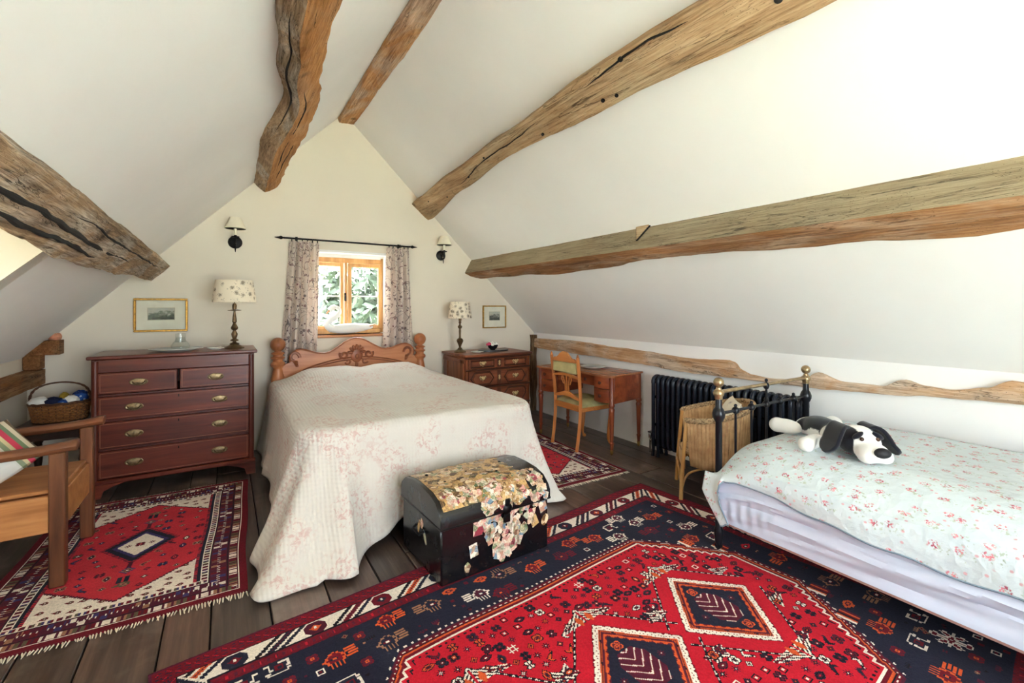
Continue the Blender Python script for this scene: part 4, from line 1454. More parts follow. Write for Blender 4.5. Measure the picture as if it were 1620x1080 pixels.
# pasted paper over the curve of the lid
q = MB()
lo = [(y - (0.0012 if k_ < 2 else 0), z + 0.0015) for k_, (y, z) in enumerate(LID[2:9])]
q.ring_faces([[(-W / 2 + 0.015, y, z) for y, z in lo], [(W / 2 - 0.13, y, z) for y, z in lo]], closed=False, cap=False)
md_o = q.build('paper_cover', LIDTOP, lid)
rr = random.Random(12)
def scrap(parent, p, ex, ez, w, h, kind, mat, lift):
    """thin paper cutting: p centre, ex/ez the directions of its width and height on the face"""
    ex, ez = Vector(ex).normalized(), Vector(ez).normalized()
    n = ex.cross(ez)
    if kind == 'card':
        poly = [(-w, -h), (w, -h), (w, h), (-w, h)]
    elif kind == 'oval':
        poly = [(w * math.cos(a), h * math.sin(a)) for a in [2 * PI * k / 10 for k in range(10)]]
    else:
        poly = []
        for k in range(11):
            a = 2 * PI * k / 11
            f = rr.uniform(0.65, 1.1)
            poly.append((w * f * math.cos(a), h * f * math.sin(a)))
    th = rr.uniform(-0.5, 0.5)
    c_, s_ = math.cos(th), math.sin(th)
    poly = [(a * c_ - b_ * s_, a * s_ + b_ * c_) for a, b_ in poly]
    q = MB()
    P = Vector(p)
    q.ring_faces([[P + ex * a + ez * b_ + n * (lift - 0.0006) for a, b_ in poly], [P + ex * a + ez * b_ + n * lift for a, b_ in poly]])
    q.build('paper_scrap', mat, parent, smooth=False)
yf = -D / 2
body = [o for o in g.children if o.name.startswith('body')][0]
cards = [(-0.13, 0.235, 0.028, 0.036, 'card'), (-0.155, 0.13, 0.024, 0.034, 'card'), (-0.19, 0.055, 0.02, 0.032, 'cut'), (0.06, 0.10, 0.026, 0.036, 'card'), (0.235, 0.185, 0.024, 0.038, 'card'), (0.315, 0.165, 0.024, 0.034, 'oval'), (0.30, 0.245, 0.026, 0.03, 'card')]
for k, (x, z, w, h, kd) in enumerate(cards):
    scrap(body, (x, yf, z), (1, 0, 0), (0, 0, 1), w, h, kd, SC[(k + 1) % 5] if kd != 'oval' else SC[0], 0.0012)
for k in range(120):
    z = 0.28 - 0.24 * rr.random() ** 1.3
    half = 0.02 + 0.21 * (z / 0.28) ** 1.2
    x = 0.02 + (rr.random() * 2 - 1) * half + 0.06 * (z / 0.28)
    w = rr.uniform(0.012, 0.024)
    scrap(body, (x, yf, z), (1, 0, 0), (0, 0, 1), w, w * rr.uniform(0.9, 1.5), rr.choice(['cut', 'cut', 'oval', 'card']), rr.choice(SC[1:]), 0.0012 + 0.0003 * (k % 6))
def lid_pt(s):
    """point and tangent at fraction s up the lid's front curve"""
    seg_ = LID[0:6]
    L = [math.hypot(b_[0] - a[0], b_[1] - a[1]) for a, b_ in zip(seg_, seg_[1:])]
    d = s * sum(L)
    for (a, b_), l in zip(zip(seg_, seg_[1:]), L):
        if d <= l:
            f = d / l
            return (a[0] + (b_[0] - a[0]) * f, a[1] + (b_[1] - a[1]) * f), (b_[0] - a[0], b_[1] - a[1])
        d -= l
    return seg_[-1], (1, 0)
for k in range(170):
    s = rr.uniform(0.06, 0.66)
    x = rr.uniform(-0.30 if s > 0.3 else -0.10, 0.31)
    (y, z), (ty, tz) = lid_pt(s)
    w = rr.uniform(0.014, 0.028)
    scrap(lid, (x, y, z), (1, 0, 0), (0, ty, tz), w, w * rr.uniform(0.7, 1.2), rr.choice(['cut', 'cut', 'oval', 'card']), rr.choice(SC[1:] + [SC[0]]), 0.0022 + 0.0003 * (k % 6))
for k in range(90):
    x = rr.uniform(-0.30, 0.20)
    y = rr.uniform(-0.13, 0.18)
    z = lerp_table([(a[0], a[1]) for a in LID[3:9]], y)[0] + 0.001
    w = rr.uniform(0.02, 0.04)
    scrap(lid, (x, y, z), (1, 0, 0), (0, 1, 0.0), w, w * rr.uniform(0.6, 1.0), 'cut', rr.choice([SC[0], SC[0], LIDTOP, SC[3]]), 0.003 + 0.0003 * (k % 5))
for k, (y, z, w, h) in enumerate(((-0.02, 0.20, 0.02, 0.045), (0.06, 0.17, 0.018, 0.04), (0.02, 0.23, 0.022, 0.03))):
    scrap(body, (-W / 2, -y, z), (0, -1, 0), (0, 0, 1), w, h, 'cut', SC[(k * 2) % 5], 0.0012)
q = MB()
q.lathe([(0, 0), (0.028, 0), (0.03, 0.006), (0.018, 0.014), (0, 0.016)], 18, m=Matrix.Translation((0.045, yf - 0.012, 0.30)) @ Matrix.Rotation(R(90), 4, 'X'))
q.box((0.045, yf - 0.018, 0.325), (0.03, 0.014, 0.06), 0.005)
q.box((0.045, yf - 0.012, 0.25), (0.042, 0.016, 0.05), 0.006)
q.build('hasp_lock', plain('black_lock_iron', (20, 19, 20), 0.4, 0.7), g)
for s in (-1, 1):
    q = MB()
    q.tube([(s * (W / 2 + 0.002), -0.05, 0.20), (s * (W / 2 + 0.025), -0.045, 0.185), (s * (W / 2 + 0.025), 0.045, 0.185), (s * (W / 2 + 0.002), 0.05, 0.20)], 0.007, 8)
    q.build('carry_handle', M['iron'], g)
for x, y in ((-0.22, -0.05), (-0.05, 0.02), (0.10, -0.07), (0.2, 0.05), (-0.26, 0.1)):
    q = MB()
    q.ell((x, y, 0.434), (0.009, 0.009, 0.005), 10, 6)
    q.build('stud', M['iron'], lid)

# ---------------------------------------------------------------- oak armchair at the left
OZ = wood('oak_z', (66, 36, 22), (104, 62, 38), (136, 86, 54), 'Z', 0.35, bump=0.2)
OX = wood('oak_y', (70, 38, 24), (110, 66, 42), (144, 92, 60), 'Y', 0.35, bump=0.2)
OS = wood('oak_seat_lit', (150, 92, 50), (186, 126, 76), (206, 150, 98), 'Y', 0.36, bump=0.12)  # lighter than the frame oak: orange light on seat and panels, in the colour
g = thing('oak_armchair', 'sturdy oak box-seated armchair with flat arms beside the left wall', 'chair', (-0.955, 3.415, 0.0125), R(90))
# local front is -y (towards +X in the room), local x runs along the room
for s in (-1, 1):
    q = MB()
    q.box((s * 0.285, -0.255, 0.332), (0.058, 0.062, 0.664), 0.006)
    q.build('front_leg', OZ, g)
    q = MB()
    q.box((s * 0.275, 0.285, 0.50), (0.055, 0.05, 1.0), 0.006)
    q.build('back_leg', OZ, g)
    q = MB()
    pts = smooth_path([(s * 0.285, 0.30, 0.68), (s * 0.288, 0.05, 0.67), (s * 0.288, -0.16, 0.676), (s * 0.290, -0.25, 0.684), (s * 0.294, -0.315, 0.692), (s * 0.294, -0.335, 0.692)], 6)
    q.tube(pts, [0.036] * (len(pts) - 9) + [0.038, 0.039, 0.04, 0.041, 0.041, 0.04, 0.036, 0.028, 0.012], 12, flat=0.72)
    q.build('arm', OX, g)
    q = MB()
    q.box((s * 0.285, 0.02, 0.362), (0.03, 0.49, 0.18), 0.004)
    q.build('side_panel', OS, g)
q = MB()
q.box((0, -0.255, 0.362), (0.512, 0.03, 0.18), 0.004)
q.build('front_panel', OS, g)
q = MB()
q.box((0, 0.285, 0.362), (0.50, 0.03, 0.18), 0.004)
q.build('back_panel', OS, g)
q = MB()
q.box((0, -0.005, 0.462), (0.512, 0.50, 0.02), 0.006)
q.build('seat', OS, g)
for z in (0.62, 0.93):
    q = MB()
    q.box((0, 0.285, z), (0.50, 0.03, 0.09), 0.005)
    q.build('back_rail', OX, g)
for k in range(4):
    q = MB()
    q.box((-0.18 + 0.12 * k, 0.285, 0.776), (0.06, 0.018, 0.22), 0.004)
    q.build('back_slat', OZ, g)
# cushions on it
def pillow(n, sx, sy, th, mat, name, label, loc, rot, cat='cushion', edge_=0.06):
    q = MB()
    def hgt(u, v):
        e = (1 - abs(2 * u - 1) ** 2.6) * (1 - abs(2 * v - 1) ** 2.6)
        return th * max(0.0, e) ** 0.5
    def mk(sg):
        def fn(u, v):
            pin = 1 - edge_ * (math.sin(PI * u) ** 2 * 0 + 1) * 0
            cu, cv = 2 * u - 1, 2 * v - 1
            k = 1 - edge_ * (1 - cv * cv) * abs(cu) ** 3
            k2 = 1 - edge_ * (1 - cu * cu) * abs(cv) ** 3
            return (sx / 2 * cu * k, sy / 2 * cv * k2, sg * hgt(u, v) + 0.003 * mnoise.noise(Vector((u * 5, v * 5, sg))))
        return fn
    q.sheet(mk(1), n, n)
    q.sheet(mk(-1), n, n)
    bmesh.ops.remove_doubles(q.bm, verts=q.bm.verts[:], dist=0.004)
    o = q.build(name, mat, loc=loc)
    o.rotation_euler = rot
    return tag(o, label, cat)
t = Tree('striped_cushion_cloth')
s_ = t.ma('ABSOLUTE', t.sep(t.obj())[0])
col = t.ramp(t.ma('MULTIPLY', s_, 4.8), [(0.0, (226, 226, 220)), (0.42, (222, 222, 214)), (0.46, (150, 160, 130)), (0.55, (214, 202, 160)), (0.62, (206, 72, 96)), (0.72, (120, 140, 110)), (0.80, (230, 220, 196)), (0.88, (120, 100, 80)), (0.94, (226, 214, 196))], 'CONSTANT')
t.bump(t.noise(t.obj(), 400, 2), 0.2, 0.002)
M['stripes'] = t.done(col, 0.9, spec=0.15)
pillow(24, 0.40, 0.34, 0.075, M['stripes'], 'striped_cushion', 'white cushion with coloured striped ends on the oak armchair seat', (-1.035, 3.33, 0.615), (R(32), R(-32), R(25)))
t = Tree('floral_cushion_cloth')
v = t.obj()
fl = t.step(t.noise(v, 22, 3, 0.6, 1.0), 0.5, 0.56)
col = t.mix(fl, (214, 196, 160), t.ramp(t.voro(v, 16, out='Color'), [(0.2, (70, 70, 50)), (0.5, (140, 60, 60)), (0.8, (96, 104, 70))]))
M['floral'] = t.done(col, 0.9, spec=0.15)
pillow(20, 0.34, 0.34, 0.05, M['floral'], 'floral_cushion', 'dark floral cushion propped at the back of the oak armchair', (-1.155, 3.52, 0.64), (R(72), 0, R(90)))

# ---------------------------------------------------------------- stool with basket
DK = wood('dark_stool_oak', (30, 17, 12), (48, 28, 19), (70, 42, 28), 'X', 0.35)
g = thing('side_table', 'small dark side table with turned legs under the wicker basket', 'table', (-1.03, 4.66, 0))
q = MB()
q.box((0, 0, 0.545), (0.40, 0.44, 0.024), 0.005)
q.build('top', DK, g)
q = MB()
q.box((0, -0.185, 0.495), (0.34, 0.02, 0.075), 0.003)
q.box((0, 0.185, 0.495), (0.34, 0.02, 0.075), 0.003)
q.box((-0.165, 0, 0.495), (0.02, 0.35, 0.075), 0.003)
q.box((0.165, 0, 0.495), (0.02, 0.35, 0.075), 0.003)
q.build('apron', DK, g)
for sx in (-1, 1):
    for sy in (-1, 1):
        q = MB()
        q.lathe([(0, 0), (0.022, 0), (0.024, 0.05), (0.02, 0.1), (0.024, 0.13), (0.016, 0.16), (0.024, 0.22), (0.03, 0.30), (0.022, 0.36), (0.03, 0.375), (0.016, 0.39), (0.028, 0.41), (0.028, 0.535), (0, 0.535)], 16, (sx * 0.165, sy * 0.185, 0))
        q.build('leg', DK, g)
WK = plain('willow_wicker', (140, 92, 52), 0.55, var=0.22, nscale=60)
WKD = plain('dark_willow', (86, 54, 32), 0.55, var=0.2, nscale=60)
g = thing('wicker_basket', 'oval wicker basket with hooped handle on the dark side table', 'basket', (-1.03, 4.66, 0.558))
BRX, BRY = 0.165, 0.12
q = MB()
q.lathe([(0, 0.002), (0.93, 0.002), (0.94, 0.01), (0, 0.01)], 36, sx=BRX * 0.88, sy=BRY * 0.88)
q.build('base', WKD, g)
q = MB()
nst = 26
for r in range(11):
    z = 0.01 + r * 0.0115
    f = 0.88 + 0.12 * r / 10
    pts = []
    for k in range(nst * 4):
        a = 2 * PI * k / (nst * 4)
        wv_ = 0.004 * math.cos(nst / 2 * a * 2 / 1.0 + r * PI)
        pts.append(((BRX * f + wv_) * math.cos(a), (BRY * f + wv_) * math.sin(a), z))
    q.tube(pts, 0.0058, 5, loop=True)
q.build('weave', WK, g)
q = MB()
for k in range(nst):
    a = 2 * PI * (k + 0.5) / nst
    q.tube([(BRX * 0.88 * math.cos(a), BRY * 0.88 * math.sin(a), 0.004), (BRX * math.cos(a), BRY * math.sin(a), 0.135)], 0.004, 5)
q.build('stakes', WKD, g)
q = MB()
q.tube([(BRX * 1.02 * math.cos(2 * PI * k / 48), BRY * 1.02 * math.sin(2 * PI * k / 48), 0.135 + 0.003 * math.sin(24 * PI * k / 48)) for k in range(48)], 0.009, 7, loop=True)
q.build('rim', WKD, g)
q = MB()
for s in (0, PI):
    pts = []
    for k in range(41):
        a = PI * k / 40
        pts.append((BRX * 1.0 * math.cos(a) * 1.0 + 0.004 * math.cos(k * 1.1 + s), 0.005 * math.sin(k * 1.1 + s), 0.12 + 0.16 * math.sin(a) ** 0.55))
    q.tube(pts, 0.006, 6)
q.build('handle', WKD, g)
# crumpled contents
t = Tree('blue_print_cloth')
v = t.obj()
col = t.mix(t.step(t.voro(v, 28), 0.2, 0.26), (200, 214, 232), t.ramp(t.noise(v, 9, 3), [(0.4, (26, 40, 88)), (0.6, (46, 86, 160))]))
M['blue_cloth'] = t.done(col, 0.85, spec=0.2)
M['white_cloth'] = fabric('white_crumpled_cloth', (236, 236, 230))
M['navy_cloth'] = fabric('navy_crumpled_cloth', (32, 38, 66))
M['mustard'] = fabric('mustard_cloth', (168, 138, 52))
def crumple(loc, r, mat, name, label, seed):
    q = MB()
    q.ell((0, 0, 0), (1, 1, 1), 22, 16)
    for v_ in q.bm.verts:
        p = v_.co.copy()
        k = 1 + 0.22 * mnoise.noise(p * 2.2 + Vector((seed, 0, 0))) + 0.12 * mnoise.noise(p * 5 + Vector((seed, 3, 0)))
        v_.co = Vector((p.x * r[0], p.y * r[1], p.z * r[2])) * k
    tag(q.build(name, mat, loc=loc), label, 'cloth', 'bundles in the wicker basket')
bx, by, bz = -1.03, 4.66, 0.558
crumple((bx - 0.105, by - 0.03, bz + 0.145), (0.06, 0.055, 0.04), M['white_cloth'], 'cloth_bundle', 'white crumpled bundle at the left of the wicker basket', 1)
crumple((bx - 0.03, by - 0.045, bz + 0.135), (0.055, 0.05, 0.042), M['navy_cloth'], 'cloth_bundle', 'navy crumpled bundle in the middle of the wicker basket', 2)
crumple((bx + 0.022, by - 0.06, bz + 0.125), (0.035, 0.035, 0.04), M['blue_cloth'], 'cloth_bundle', 'bright blue patterned bundle at the front of the wicker basket', 3)
crumple((bx + 0.065, by - 0.03, bz + 0.145), (0.042, 0.04, 0.036), M['white_cloth'], 'cloth_bundle', 'rounded white bundle right of centre in the wicker basket', 4)
crumple((bx + 0.10, by + 0.04, bz + 0.15), (0.05, 0.045, 0.052), M['blue_cloth'], 'cloth_bundle', 'large blue spotted bundle at the right of the wicker basket', 5)
crumple((bx + 0.01, by + 0.05, bz + 0.16), (0.03, 0.03, 0.036), M['mustard'], 'cloth_bundle', 'small mustard bundle at the back of the wicker basket', 6)
# ---------------------------------------------------------------- writing desk
DX_ = wood('desk_mahogany_x', (88, 36, 20), (136, 64, 36), (170, 92, 54), 'X', 0.28)
DZ_ = wood('desk_mahogany_z', (84, 34, 20), (126, 58, 34), (156, 82, 48), 'Z', 0.3)
DT_ = wood('desk_top', (120, 66, 40), (164, 102, 66), (188, 128, 88), 'X', 0.25)
g = thing('writing_desk', 'mahogany kneehole writing desk on turned legs by the right wall', 'desk', (3.236, 3.63, 0), R(-82))
W, D = 1.0, 0.48
q = MB()
n = 24
front = []
for k in range(n + 1):
    u = -1 + 2 * k / n
    a = abs(u)
    bow = 0.0
    if a > 0.5:
        bow = 0.028 * math.sin(PI * (a - 0.5) / 0.5)
    else:
        bow = -0.035 * math.cos(PI * a / 1.0) ** 1
    front.append((u * (W / 2 + 0.012), -D / 2 - 0.012 - bow))
q.prism(front + [(W / 2 + 0.012, D / 2 + 0.008), (-W / 2 - 0.012, D / 2 + 0.008)], 0.732, 0.752, 'Z', b=0.004)
q.build('top', DT_, g)
q = MB()
for s in (-1, 1):
    q.box((s * (W / 2 - 0.012), 0.01, 0.607), (0.024, D - 0.06, 0.25), 0.003)
    q.box((s * 0.262, 0.01, 0.607), (0.02, D - 0.06, 0.25), 0.003)
    q.box((s * 0.375, 0.01, 0.49), (0.23, D - 0.07, 0.016), 0)
q.box((0, D / 2 - 0.02, 0.66), (W - 0.06, 0.02, 0.14), 0.003)
q.build('carcass', DX_, g)
knob = plain('dark_turned_knob', (74, 34, 22), 0.3)
def kn(parent, x, y, z):
    q = MB()
    q.lathe([(0, 0), (0.008, 0), (0.008, 0.008), (0.016, 0.014), (0.017, 0.02), (0.01, 0.026), (0, 0.027)], 14, m=Matrix.Translation((x, y, z)) @ Matrix.Rotation(R(90), 4, 'X'))
    q.build('knob', knob, parent)
for s in (-1, 1):
    for z, h in ((0.674, 0.108), (0.55, 0.125)):
        q = MB()
        pl = []
        for k in range(9):
            u = -1 + 2 * k / 8
            pl.append((s * 0.375 + u * 0.098, -D / 2 + 0.012 - 0.024 * math.cos(u * PI / 2)))
        q.prism(pl + [(s * 0.375 + 0.098, -D / 2 + 0.05), (s * 0.375 - 0.098, -D / 2 + 0.05)], z - h / 2, z + h / 2, 'Z', b=0.002)
        d = q.build('drawer', DX_, g)
        kn(d, s * 0.375, -D / 2 - 0.012, z)
q = MB()
pl = [(u * 0.245, -D / 2 + 0.05 + 0.018 * math.cos(u * PI / 2)) for u in [-1 + 2 * k / 8 for k in range(9)]]
q.prism(pl + [(0.245, -D / 2 + 0.10), (-0.245, -D / 2 + 0.10)], 0.622, 0.728, 'Z', b=0.002)
d = q.build('centre_drawer', DX_, g)
for s in (-1, 1):
    kn(d, s * 0.13, -D / 2 + 0.062, 0.675)
leg_prof = [(0, 0), (0.010, 0), (0.012, 0.02), (0.014, 0.045), (0.013, 0.05), (0.018, 0.10), (0.022, 0.115), (0.015, 0.125), (0.017, 0.15), (0.025, 0.40), (0.028, 0.43), (0.021, 0.445), (0.029, 0.46), (0.029, 0.475), (0.024, 0.485), (0.025, 0.73), (0, 0.73)]
for sx in (-1, 1):
    for sy in (-1, 1):
        q = MB()
        q.lathe([(r, z) for r, z in leg_prof[3:]], 18, (sx * (W / 2 - 0.02), sy * (D / 2 - 0.022), 0))
        l = q.build('leg', DZ_, g)
        q = MB()
        q.lathe([(0, 0.018), (0.012, 0.018), (0.015, 0.03), (0.0155, 0.05), (0, 0.05)], 14, (sx * (W / 2 - 0.02), sy * (D / 2 - 0.022), 0))
        q.lathe([(0, -0.005), (0.013, -0.005), (0.013, 0.005), (0, 0.005)], 14, m=Matrix.Translation((sx * (W / 2 - 0.02), sy * (D / 2 - 0.022), 0.013)) @ Matrix.Rotation(R(90), 4, 'X'))
        q.build('castor', M['brass'], l)
plate((3.31, 3.62, 0.7525), 0.135, 'white plate lying on the writing desk', M['china'], M['china_grey'], 1.0, 0.02)

# ---------------------------------------------------------------- desk chair
HX = wood('satinwood_x', (150, 84, 38), (190, 118, 60), (212, 146, 84), 'X', 0.33)
HZ = wood('satinwood_z', (146, 80, 36), (184, 112, 56), (206, 138, 78), 'Z', 0.33)
M['green_velvet'] = fabric('sage_upholstery', (178, 170, 122), weave=250, var=0.12)
g = thing('desk_chair', 'carved golden-wood chair with sage green upholstery at the desk', 'chair', (3.085, 3.54, 0.010), R(90))
for s in (-1, 1):
    q = MB()
    pts = smooth_path([(s * 0.19, 0.235, 0.0), (s * 0.192, 0.205, 0.2), (s * 0.195, 0.19, 0.44), (s * 0.20, 0.205, 0.65), (s * 0.205, 0.235, 0.90)], 5)
    q.tube(pts, [0.021] * len(pts), 4)
    bp = q.build('back_post', HZ, g, smooth=False)
    q = MB()
    q.lathe([(0, 0), (0.014, 0.002), (0.011, 0.012), (0.006, 0.03), (0, 0.034)], 10, (s * 0.205, 0.236, 0.90))
    q.build('post_finial', HZ, bp)
    q = MB()
    pts = smooth_path([(s * 0.215, -0.215, 0.0), (s * 0.20, -0.185, 0.03), (s * 0.195, -0.175, 0.10), (s * 0.205, -0.20, 0.28), (s * 0.205, -0.205, 0.40)], 5)
    q.tube(pts, [0.022, 0.02, 0.016, 0.013, 0.012, 0.012, 0.012, 0.013, 0.014, 0.015, 0.017, 0.019, 0.021, 0.023, 0.025, 0.026, 0.026, 0.026, 0.026, 0.026, 0.026][:len(pts)], 10)
    q.build('front_leg', HZ, g)
q = MB()
q.box((0, -0.20, 0.405), (0.40, 0.03, 0.06), 0.004)
q.box((0, 0.19, 0.405), (0.36, 0.03, 0.06), 0.004)
for s in (-1, 1):
    q.box((s * 0.2, -0.005, 0.405), (0.03, 0.38, 0.06), 0.004)
q.build('seat_rail', HX, g)
q = MB()
def seatf(u, v):
    x, y = (u - 0.5) * 0.44 * (1.0 if v < 0.9 else 1.0), -0.225 + 0.42 * v
    e = max(0, (1 - abs(2 * u - 1) ** 4) * (1 - abs(2 * v - 1) ** 4)) ** 0.5
    return (x, y, 0.425 + 0.055 * e)
q.sheet(seatf, 18, 18)
q.box((0, -0.015, 0.425), (0.435, 0.415, 0.02), 0.004)
q.build('seat', M['green_velvet'], g)
# crest, padded panel, splat
q = MB()
cp = [(-0.20, 0.845), (-0.20, 0.875), (-0.17, 0.868), (-0.15, 0.885), (-0.12, 0.878), (-0.09, 0.90), (-0.06, 0.93), (-0.03, 0.945), (0, 0.95), (0.03, 0.945), (0.06, 0.93), (0.09, 0.90), (0.12, 0.878), (0.15, 0.885), (0.17, 0.868), (0.20, 0.875), (0.20, 0.845)]
q.prism(cp, 0.222, 0.246, 'Y', b=0.003)
q.build('crest_rail', HX, g)
q = MB()
q.prism([(-0.195, 0.71), (-0.10, 0.725), (0, 0.735), (0.10, 0.725), (0.195, 0.71), (0.195, 0.69), (0.10, 0.70), (0, 0.712), (-0.10, 0.70), (-0.195, 0.69)][::-1], 0.202, 0.226, 'Y', b=0.003)
q.build('middle_rail', HX, g)
q = MB()
q.box((0, 0.224, 0.79), (0.365, 0.03, 0.11), 0.012)
q.build('back_pad', M['green_velvet'], g)
q = MB()
q.prism([(-0.19, 0.505), (-0.12, 0.52), (-0.05, 0.545), (0, 0.55), (0.05, 0.545), (0.12, 0.52), (0.19, 0.505), (0.19, 0.48), (0.11, 0.49), (0.05, 0.505), (-0.05, 0.505), (-0.11, 0.49), (-0.19, 0.48)][::-1], 0.185, 0.208, 'Y', b=0.003)
q.build('lower_rail', HX, g)
for k in range(3):
    q = MB()
    x = -0.035 + 0.035 * k
    q.tube(smooth_path([(x * 0.8, 0.196, 0.54), (x * 0.7, 0.2, 0.60), (x * 1.2, 0.206, 0.67), (x * 1.6, 0.212, 0.715)], 4), 0.007, 6)
    q.build('splat_spindle', HZ, g)
for s in (-1, 1):
    q = MB()
    q.tube(smooth_path([(s * 0.05, 0.2, 0.62), (s * 0.075, 0.206, 0.67), (s * 0.06, 0.21, 0.70), (s * 0.045, 0.21, 0.68)], 4), 0.006, 6)
    q.build('splat_scroll', HZ, g)

# ---------------------------------------------------------------- cast iron radiator
M['radiator'] = plain('black_radiator_paint', (36, 42, 54), 0.22, 0.2, var=0.1)
y0, y1, ns = 1.60, 2.94, 24
g = thing('radiator', 'black cast-iron column radiator under the right wall plate', 'radiator', (3.47, (y0 + y1) / 2, 0))
pit = (y1 - y0) / ns
def rad_section(feet):
    q = MB()
    for x in (-0.055, 0.0, 0.055):
        q.tube([(x, 0, 0.13), (x, 0, 0.70)], 0.017, 10)
    q.tube(smooth_path([(-0.055, 0, 0.68), (-0.05, 0, 0.72), (-0.02, 0, 0.74), (0.02, 0, 0.74), (0.05, 0, 0.72), (0.055, 0, 0.68)], 3), 0.0185, 10)
    q.tube(smooth_path([(-0.055, 0, 0.15), (-0.05, 0, 0.115), (-0.02, 0, 0.10), (0.02, 0, 0.10), (0.05, 0, 0.115), (0.055, 0, 0.15)], 3), 0.0185, 10)
    for z in (0.29, 0.55):
        q.tube([(-0.055, 0, z), (0.055, 0, z)], 0.013, 8)
    if feet:
        for x in (-0.055, 0.055):
            q.tube([(x, 0, 0.13), (x, 0, 0.06), (x * 1.15, 0, 0.0)], [0.018, 0.014, 0.017], 8)
    return q
first = rad_section(False).build('section', M['radiator'], g)
ff = rad_section(True).build('section', M['radiator'], g)
used = {'a': False, 'b': False}
for k in range(ns):
    yy = -(y1 - y0) / 2 + pit * (k + 0.5)
    src, key = (ff, 'b') if k in (0, ns // 2, ns - 2, ns - 1) else (first, 'a')
    if not used[key]:
        used[key] = True
        src.location = (0, yy, 0)
    else:
        copy_part(src, g, (0, yy, 0))
for z in (0.12, 0.72):
    q = MB()
    q.tube([(0, -(y1 - y0) / 2, z), (0, (y1 - y0) / 2, z)], 0.02, 10)
    q.build('hub_pipe', M['radiator'], g)
q = MB()
q.tube([(0, (y1 - y0) / 2, 0.12), (0, (y1 - y0) / 2 + 0.06, 0.12)], 0.012, 8)
q.tube([(0, (y1 - y0) / 2 + 0.055, 0.0), (0, (y1 - y0) / 2 + 0.055, 0.18)], 0.01, 8)
q.lathe([(0, 0), (0.016, 0), (0.018, 0.03), (0.012, 0.05), (0, 0.052)], 12, (0, (y1 - y0) / 2 + 0.055, 0.14))
q.tube([(-0.03, (y1 - y0) / 2 + 0.055, 0.20), (0.03, (y1 - y0) / 2 + 0.055, 0.20)], 0.008, 8)
q.build('valve', plain('chrome_valve', (176, 172, 164), 0.25, 0.9), g)

# ---------------------------------------------------------------- woven tub chair
t = Tree('woven_fibre')
v = t.obj()
wv = t.wave(v, 60, 0.5, 1, 'Z')
c = t.ramp(t.ma('ADD', t.ma('MULTIPLY', t.noise(v, 18, 4), 0.7), t.ma('MULTIPLY', wv, 0.3)), [(0.3, (166, 128, 86)), (0.55, (204, 166, 120)), (0.75, (222, 188, 142))])
t.bump(wv, 0.3, 0.003)
M['loom'] = t.done(c, 0.65)
M['bamboo'] = wood('bamboo', (150, 104, 54), (190, 142, 82), (212, 170, 108), 'Z', 0.35)
ang = math.atan2(0.75, -0.67)          # direction it faces
cxw, cyw = 3.105, 2.085
g = thing('woven_tub_chair', 'tan woven-fibre tub chair with bent cane legs before the radiator', 'chair', (cxw, cyw, 0), ang + R(90))
# local front is -y
RXc, RYc = 0.27, 0.265
def rim_z(a):
    # a: angle, front opening at -90 deg
    b_ = (math.sin(a) + 1) / 2
    return 0.565 + 0.12 * b_ ** 1.5
A0, A1 = R(-50), R(230)
q = MB()
def shell(u, v):
    a = A0 + (A1 - A0) * u
    rib = 0.007 * abs(math.sin(u * 46 * PI))
    z0 = 0.24
    z = z0 + (rim_z(a) - z0) * v
    k = 0.86 + 0.14 * v ** 0.8
    return ((RXc * k + rib) * math.cos(a), (RYc * k + rib) * math.sin(a), z)
q.sheet(shell, 264, 8)
sh = q.build('woven_shell', M['loom'], g)
md = sh.modifiers.new('thick', 'SOLIDIFY')
md.thickness = 0.012
q = MB()
def seatp(u, v):
    a = 2 * PI * u
    r_ = v
    x, y = 0.245 * r_ * math.cos(a), 0.24 * r_ * math.sin(a)
    return (x, max(y, -0.23), 0.335 + 0.02 * (1 - r_ ** 4))
q.sheet(seatp, 40, 8, closed_u=True)
bmesh.ops.remove_doubles(q.bm, verts=q.bm.verts[:], dist=0.001)
st = q.build('seat', M['loom'], g)
md = st.modifiers.new('thick', 'SOLIDIFY')
md.thickness = 0.02
q = MB()
q.sheet(lambda u, v: (-0.2 + 0.4 * u, -0.218 - 0.02 * math.cos((u - 0.5) * PI) - 0.0025 * abs(math.sin(u * 24 * PI)), 0.23 + 0.11 * v), 96, 3)
ap = q.build('front_apron', M['loom'], g)
md = ap.modifiers.new('thick', 'SOLIDIFY')
md.thickness = 0.008
t = Tree('braid_edge')
v = t.obj()
M['braid'] = t.done(t.ramp(t.noise(v, 70, 3), [(0.35, (120, 92, 62)), (0.65, (196, 166, 124))]), 0.7)
q = MB()
for ph in (0, PI):
    pts = []
    for k in range(161):
        a = A0 + (A1 - A0) * k / 160
        pts.append(((RXc + 0.004 + 0.006 * math.cos(k * 1.2 + ph)) * math.cos(a), (RYc + 0.004 + 0.006 * math.cos(k * 1.2 + ph)) * math.sin(a), rim_z(a) + 0.006 + 0.008 * math.sin(k * 1.2 + ph)))
    q.tube(pts, 0.0145, 6)
q.build('braided_rim', M['braid'], g)
